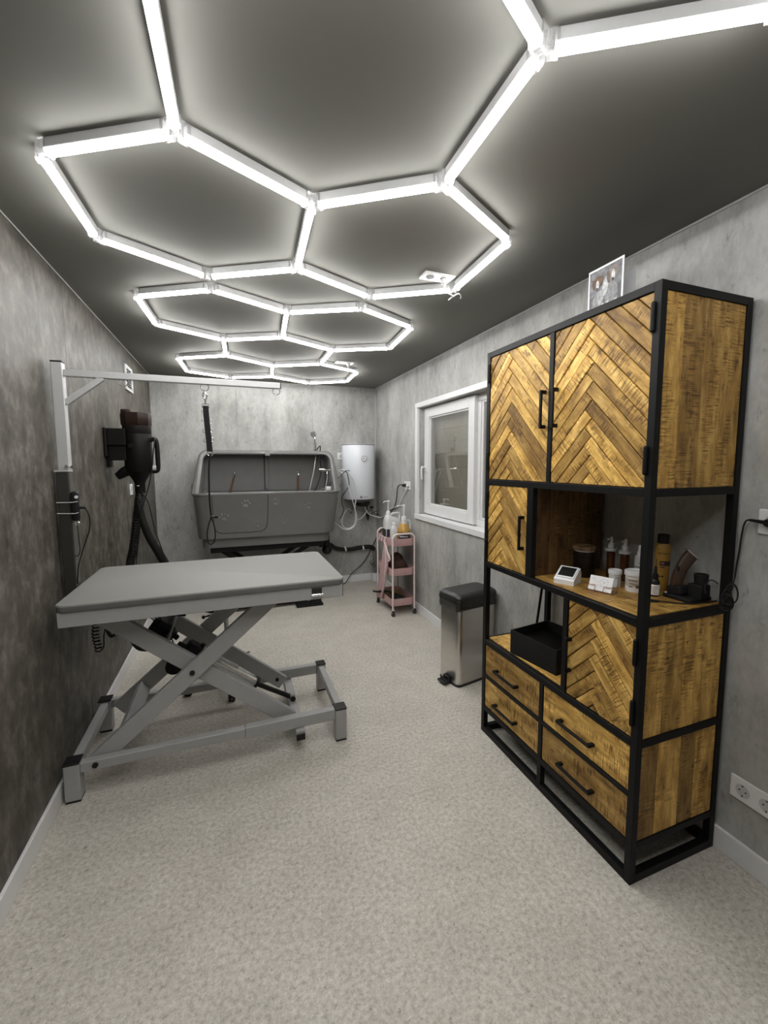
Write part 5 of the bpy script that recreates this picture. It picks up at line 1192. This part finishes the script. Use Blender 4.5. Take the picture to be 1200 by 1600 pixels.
mesh('pipe_run', MB().tube([(.88, 4.62, .50), (.95, 4.68, .485), (1.015, 4.735, .470), (1.075, 4.755, .425), (1.16, 4.757, .402), (1.26, 4.757, .397), (1.36, 4.757, .408), (1.47, 4.757, .410), (1.52, 4.757, .398), (1.545, 4.752, .37)], .025, 12), M_blackpl, dp)
mesh('trap', MB().sphere((.955, 4.62, .44), .055, 14, (1, 1, 1)).cyl((.955, 4.62, .44), (.955, 4.62, .60), .03, n=14), M_blackpl, dp)
for x_ in (1.195, 1.405): mesh('pipe_clip', MB().cyl((x_ - .008, 4.757, .402), (x_ + .008, 4.757, .406), .030, n=18).box(x_ - .010, x_ + .010, 4.78, YB, .39, .42), M_white, dp)
sp_ = thing('standpipe', 'dark grey standpipe with a side branch in the back corner', 'pipe', (1.548, 4.755, 0))
mesh('pipe_upright', MB().cyl((1.548, 4.755, .06), (1.548, 4.755, .36), .024, n=16), M_pipegrey, sp_)
mesh('pipe_branch', MB().cyl((1.545, 4.752, .175), (1.495, 4.70, .235), .020, n=14).cyl((1.498, 4.703, .232), (1.485, 4.69, .247), .025, n=14), M_pipegrey, sp_)
mesh('floor_collar', MB().cyl((1.548, 4.755, 0), (1.548, 4.755, .095), .034, n=18), M_whitepl, sp_)

# ------------------------------------------------------------------ pink trolley
tr = thing('pink_trolley', 'narrow pink three tier metal trolley on castors by the window', 'trolley', (1.43, 3.76, 0))
tx0, tx1, ty0, ty1 = 1.325, 1.535, 3.555, 3.965
for ye, sg in ((ty0, -1), (ty1, 1)):
    y_ = ye + sg * .006
    mesh('side_frame', MB().tube([(tx0, y_, .058), (tx0, y_, .40), (tx0, y_, .69), (tx0 + .004, y_, .722), (tx0 + .03, y_, .745), (tx0 + .07, y_, .748), (tx1 - .07, y_, .748), (tx1 - .03, y_, .745), (tx1 - .004, y_, .722), (tx1, y_, .69), (tx1, y_, .40), (tx1, y_, .058)], .0085, 10, 5), M_pinkw, tr)
for x_ in (tx0, tx1):
    for ye in (ty0 - .006, ty1 + .006):
        c_ = mesh('castor', MB().cyl((x_ - .011, ye, .026), (x_ + .011, ye, .026), .026, n=18), M_rubber, tr)
        mesh('castor_fork', MB().box(x_ - .015, x_ + .015, ye - .012, ye + .012, .050, .062, .003).box(x_ - .015, x_ - .0115, ye - .010, ye + .010, .022, .055, .001).box(x_ + .0115, x_ + .015, ye - .010, ye + .010, .022, .055, .001), M_chrome, c_, smooth=None)
for z0 in (.085, .365, .635):
    m_ = MB(); h_ = .068; tt = .003
    o_ = lambda i_, z_: rrect(tx0 - .010 + i_, tx1 + .004 - i_, ty0 + i_, ty1 - i_, .035 - i_ * .5, z_, 5)
    m_.loft([o_(.004, z0), o_(0, z0 + .004), o_(0, z0 + h_ - .003), o_(.001, z0 + h_), o_(.004, z0 + h_), o_(.005, z0 + h_ - .003), o_(.006, z0 + .006)])
    ty = mesh('tray', m_, M_pink, tr, smooth=35)
    mesh('tray_crease', MB().box(tx0 + .03, tx1 - .03, ty0 - .0012, ty0 + .001, z0 + .017, z0 + .020), flat('pink_shadow', (.36, .19, .19), .5), ty, smooth=None)
for y_ in (3.88, 3.82, 3.74): pass
t = thing('shampoo_jug', 'white pump jug with a handle at the back of the trolley top', 'jug', (1.42, 3.80, .642))
zz = .642
jb = MB(); Xc, Yc = 1.405, 3.80
jb.loft([rrect(Xc - .072, Xc + .085, Yc - .055, Yc + .055, .03, zz + z_ , 5) for z_ in (0, .004)] + [rrect(Xc - .072, Xc + .085, Yc - .055, Yc + .055, .03, zz + .19, 5), rrect(Xc - .068, Xc + .08, Yc - .05, Yc + .05, .03, zz + .215, 5), rrect(Xc - .062, Xc + .0, Yc - .035, Yc + .035, .03, zz + .245, 5), rrect(Xc - .050, Xc - .012, Yc - .018, Yc + .018, .017, zz + .258, 5)])
mesh('jug_body', jb, M_clearpl, t, smooth=45)
mesh('jug_handle', MB().tube([(Xc - .01, Yc, zz + .235), (Xc + .005, Yc, zz + .262), (Xc + .03, Yc, zz + .268), (Xc + .075, Yc, zz + .268), (Xc + .085, Yc, zz + .25), (Xc + .078, Yc, zz + .19)], .010, 10), M_whitepl, t)
mesh('pump', MB().lathe([(.021, .255), (.022, .275), (.016, .290), (.006, .292), (.0055, .375), (.013, .377), (.015, .386), (.008, .391), (.001, .391)], (Xc - .031, Yc, zz), 18).tube([(Xc - .031, Yc, zz + .383), (Xc - .065, Yc - .01, zz + .383), (Xc - .085, Yc - .012, zz + .374)], .0045, 8), M_whitepl, t)
mesh('dark_label', MB().box(Xc - .0735, Xc - .071, Yc - .045, Yc + .045, zz + .03, zz + .125, .001).box(Xc - .066, Xc - .035, Yc - .0565, Yc - .054, zz + .05, zz + .125, .001), M_print, t, smooth=None)
t = thing('shampoo_jug', 'amber shampoo gallon with a white pump on the trolley top', 'jug', (1.475, 3.66, .642))
Xc, Yc = 1.475, 3.655
gj = MB(); gp_ = [(.056, 0), (.059, .004), (.059, .115), (.056, .135), (.030, .190), (.022, .207)]
gj.lathe(gp_, (Xc, Yc, zz), 28, 1.0, .95); mesh('jug_body', gj, M_gold, t)
mesh('jug_neck', MB().lathe([(.0305, .188), (.026, .203), (.022, .218), (.019, .222)], (Xc, Yc, zz), 24), M_clearpl, t)
mesh('jug_handle', MB().tube([(Xc + .020, Yc, zz + .214), (Xc + .044, Yc, zz + .214), (Xc + .062, Yc, zz + .188), (Xc + .063, Yc, zz + .145), (Xc + .052, Yc, zz + .11)], .009, 10), M_clearpl, t)
mesh('pump', MB().lathe([(.023, .220), (.0235, .243), (.019, .252), (.0065, .254), (.006, .342), (.014, .344), (.015, .356), (.006, .360), (.001, .360)], (Xc, Yc, zz), 18).tube([(Xc, Yc, zz + .352), (Xc - .045, Yc - .005, zz + .352), (Xc - .070, Yc - .008, zz + .344)], .0048, 8), M_whitepl, t)
label_patch('dark_label', Xc, Yc, .0597, Vector((-.3, -1, 0)).normalized(), -.95, 1.0, zz + .040, zz + .110, M_print, t)
label_patch('label_stripe', Xc, Yc, .0604, Vector((-.3, -1, 0)).normalized(), -.75, .6, zz + .066, zz + .076, M_greypl, t)
x_, y_ = 1.385, 3.675
t = thing('mixing_bottle', 'frosted mixing bottle in front of the white pump jug', 'bottle', (x_, y_, .642))
mesh('bottle_body', MB().lathe([(.034, 0), (.0365, .004), (.0365, .135), (.030, .155), (.014, .172), (.0135, .180)], (x_, y_, zz), 24), M_clearpl, t)
mesh('bottle_cap', MB().lathe([(.0155, .178), (.0155, .194), (.013, .197), (.001, .197)], (x_, y_, zz), 18), M_whitepl, t)
mesh('liquid', MB().lathe([(.034, .003), (.035, .005), (.035, .07), (.001, .07)], (x_, y_, zz), 20), M_whitepl, t)
t = thing('soap_dish', 'small white dish at the tray edge below the mixing bottle', 'dish', (1.352, 3.70, .642))
mesh('dish_body', MB().lathe([(.020, 0), (.028, .004), (.030, .026), (.027, .026), (.024, .006), (.001, .005)], (1.350, 3.74, zz), 20), M_whitepl, t)
# towel over the rim of the top tray
t = thing('pink_towel', 'pale pink towel with a light hem hanging from the trolley side', 'towel', (1.31, 3.70, .66))
tw = MB(); rings = []
for i, (zc, yc, wy, xo) in enumerate(((.672, 3.690, .014, 0), (.62, 3.692, .028, .002), (.54, 3.70, .052, .004), (.45, 3.715, .075, .002), (.36, 3.74, .082, -.004), (.27, 3.775, .082, .002), (.18, 3.82, .078, -.002), (.11, 3.86, .062, .003), (.085, 3.90, .03, 0))):
    n_ = 12; front = []; back = []; wy *= 1.25
    for k in range(n_ + 1):
        u = k / n_ * 2 - 1; w_ = .008 * math.sin(u * 5 + i * .7) * min(1, wy / .05)
        front.append(Vector((1.302 + xo - .004 + w_, yc + u * wy, zc + .012 * math.sin(u * 3 + i)))); back.append(Vector((1.302 + xo + .004 + w_, yc + u * wy, zc + .012 * math.sin(u * 3 + i))))
    rings.append(front + back[::-1])
tw.loft(rings); mesh('towel_fold', tw, M_towel, t, smooth=60)
mesh('towel_loop', MB().tube([(1.300, 3.690, .66), (1.302, 3.640, .585), (1.308, 3.585, .53), (1.306, 3.60, .50)], .010, 6), M_towelw, t)
hm_ = MB(); hm_.tube([(1.296, 3.676, .66), (1.293, 3.655, .55), (1.292, 3.648, .45), (1.290, 3.665, .36), (1.292, 3.70, .26), (1.292, 3.745, .18), (1.294, 3.80, .115)], .006, 6); mesh('towel_hem', hm_, M_towelw, t)
for y_ in (3.84, 3.77, 3.69):
    solo('side_hook', MB().tube([(1.312, y_, .697), (1.304, y_, .706), (1.300, y_, .70), (1.300, y_, .672), (1.292, y_, .664), (1.288, y_, .675)], .003, 6), M_white, {3.84: 'rear white hook on the side rim of the trolley', 3.77: 'middle white hook on the side rim of the trolley', 3.69: 'front white hook on the trolley rim holding the towel'}[y_], 'hook', origin=(1.304, y_, .7))
t = thing('brown_bag', 'dark brown soft bag in the middle tray of the trolley', 'bag', (1.44, 3.74, .371))
bg = MB().sphere((1.445, 3.70, .43), .075, 18, (1.0, 1.25, .80)); bg.sphere((1.455, 3.79, .475), .062, 16, (1, 1.3, .9)); bg.sphere((1.43, 3.86, .43), .06, 16, (1.1, 1.1, .9))
mesh('bag_body', bg, M_brown, t)
t = thing('tan_sheet', 'thin tan sheet in the bottom tray of the trolley', 'cardboard', (1.43, 3.76, .091))
mesh('sheet', MB().obox((1.43, 3.79, .112), (.185, .30, .006), (R(7), 0, 0)), M_tan, t, smooth=None)  # thin tan slab, slightly tilted, over the floor of the bottom tray
t = thing('black_brush', 'black brush with a looped handle in the bottom tray', 'brush', (1.38, 3.66, .12))
mesh('brush_head', MB().sphere((1.42, 3.635, .135), .05, 16, (1.0, 1.1, .55)).sphere((1.385, 3.66, .15), .035, 14, (1, 1.1, .8)), M_blackmat, t)
mesh('brush_handle', MB().tube([(1.38, 3.66, .16), (1.34, 3.70, .185), (1.30, 3.76, .175), (1.272, 3.85, .15), (1.262, 3.93, .135)], lambda q: .014 - .006 * q, 8), M_blackmat, t)

# ------------------------------------------------------------------ pedal bin
bA, bB = Vector((1.256, 2.222, 0)), Vector((1.219, 2.398, 0))
e1 = (bB - bA).normalized(); e2 = Vector((e1.y, -e1.x, 0))
bW, bL = .192, .316
pb = thing('pedal_bin', 'brushed steel pedal bin with a black lid beside the cabinet', 'bin', bA + e1 * bW / 2 + e2 * bL / 2)
def bsec(i_, z_, r_, ext=0):
    return [bA + e1 * p.x + e2 * p.y + Vector((0, 0, z_)) for p in rrect(i_ - ext, bW - i_ + ext, i_ - ext, bL - i_ + ext, r_, 0, 6)]
mesh('body', MB().loft([bsec(.002, .012, .028), bsec(0, .016, .03), bsec(0, .500, .03), bsec(.004, .505, .027)]), M_steel, pb, smooth=45)
mesh('base_ring', MB().loft([bsec(-.001, 0, .03), bsec(-.003, .004, .03), bsec(-.003, .013, .03), bsec(.0, .016, .03)]), M_blackpl, pb, smooth=45)
bgm = MB(); rr = random.Random(2); rings = []
for z_, ex_ in ((.482, .003), (.486, .0075), (.505, .009), (.522, .008), (.545, .010), (.552, .004)):
    s_ = bsec(-ex_, z_, .034)
    rings.append([p + Vector((rr.uniform(-.0025, .0025), rr.uniform(-.0025, .0025), rr.uniform(-.008, .006) if z_ < .49 else 0)) for p in s_])
bgm.loft(rings); mesh('bin_bag', bgm, M_bag, pb, smooth=60)
mesh('lid', MB().loft([bsec(-.006, .545, .034), bsec(-.010, .550, .036), bsec(-.010, .562, .036), bsec(-.004, .572, .034), bsec(.012, .584, .028), bsec(.020, .586, .024)]), M_lid, pb, smooth=35)
mesh('lid_hinge', MB().loft([[bA + e1 * u + e2 * v + Vector((0, 0, z_)) for u, v in ((.03, bL), (bW - .03, bL), (bW - .03, bL + .016), (.03, bL + .016))] for z_ in (.50, .56)]), M_blackpl, pb, smooth=None)
pw = bA + e1 * (bW * .52)
Mp = Matrix((e1, -e2, Vector((0, 0, 1)))).transposed().to_4x4(); Mp.translation = pw
mesh('pedal', MB().box(-.036, .036, .012, .058, .012, .026, .005, 2, Mp).box(-.026, .026, -.002, .02, .018, .05, .006, 2, Mp).box(-.028, .028, .02, .03, .0225, .031, .003, 1, Mp), M_blackpl, pb, smooth=None)
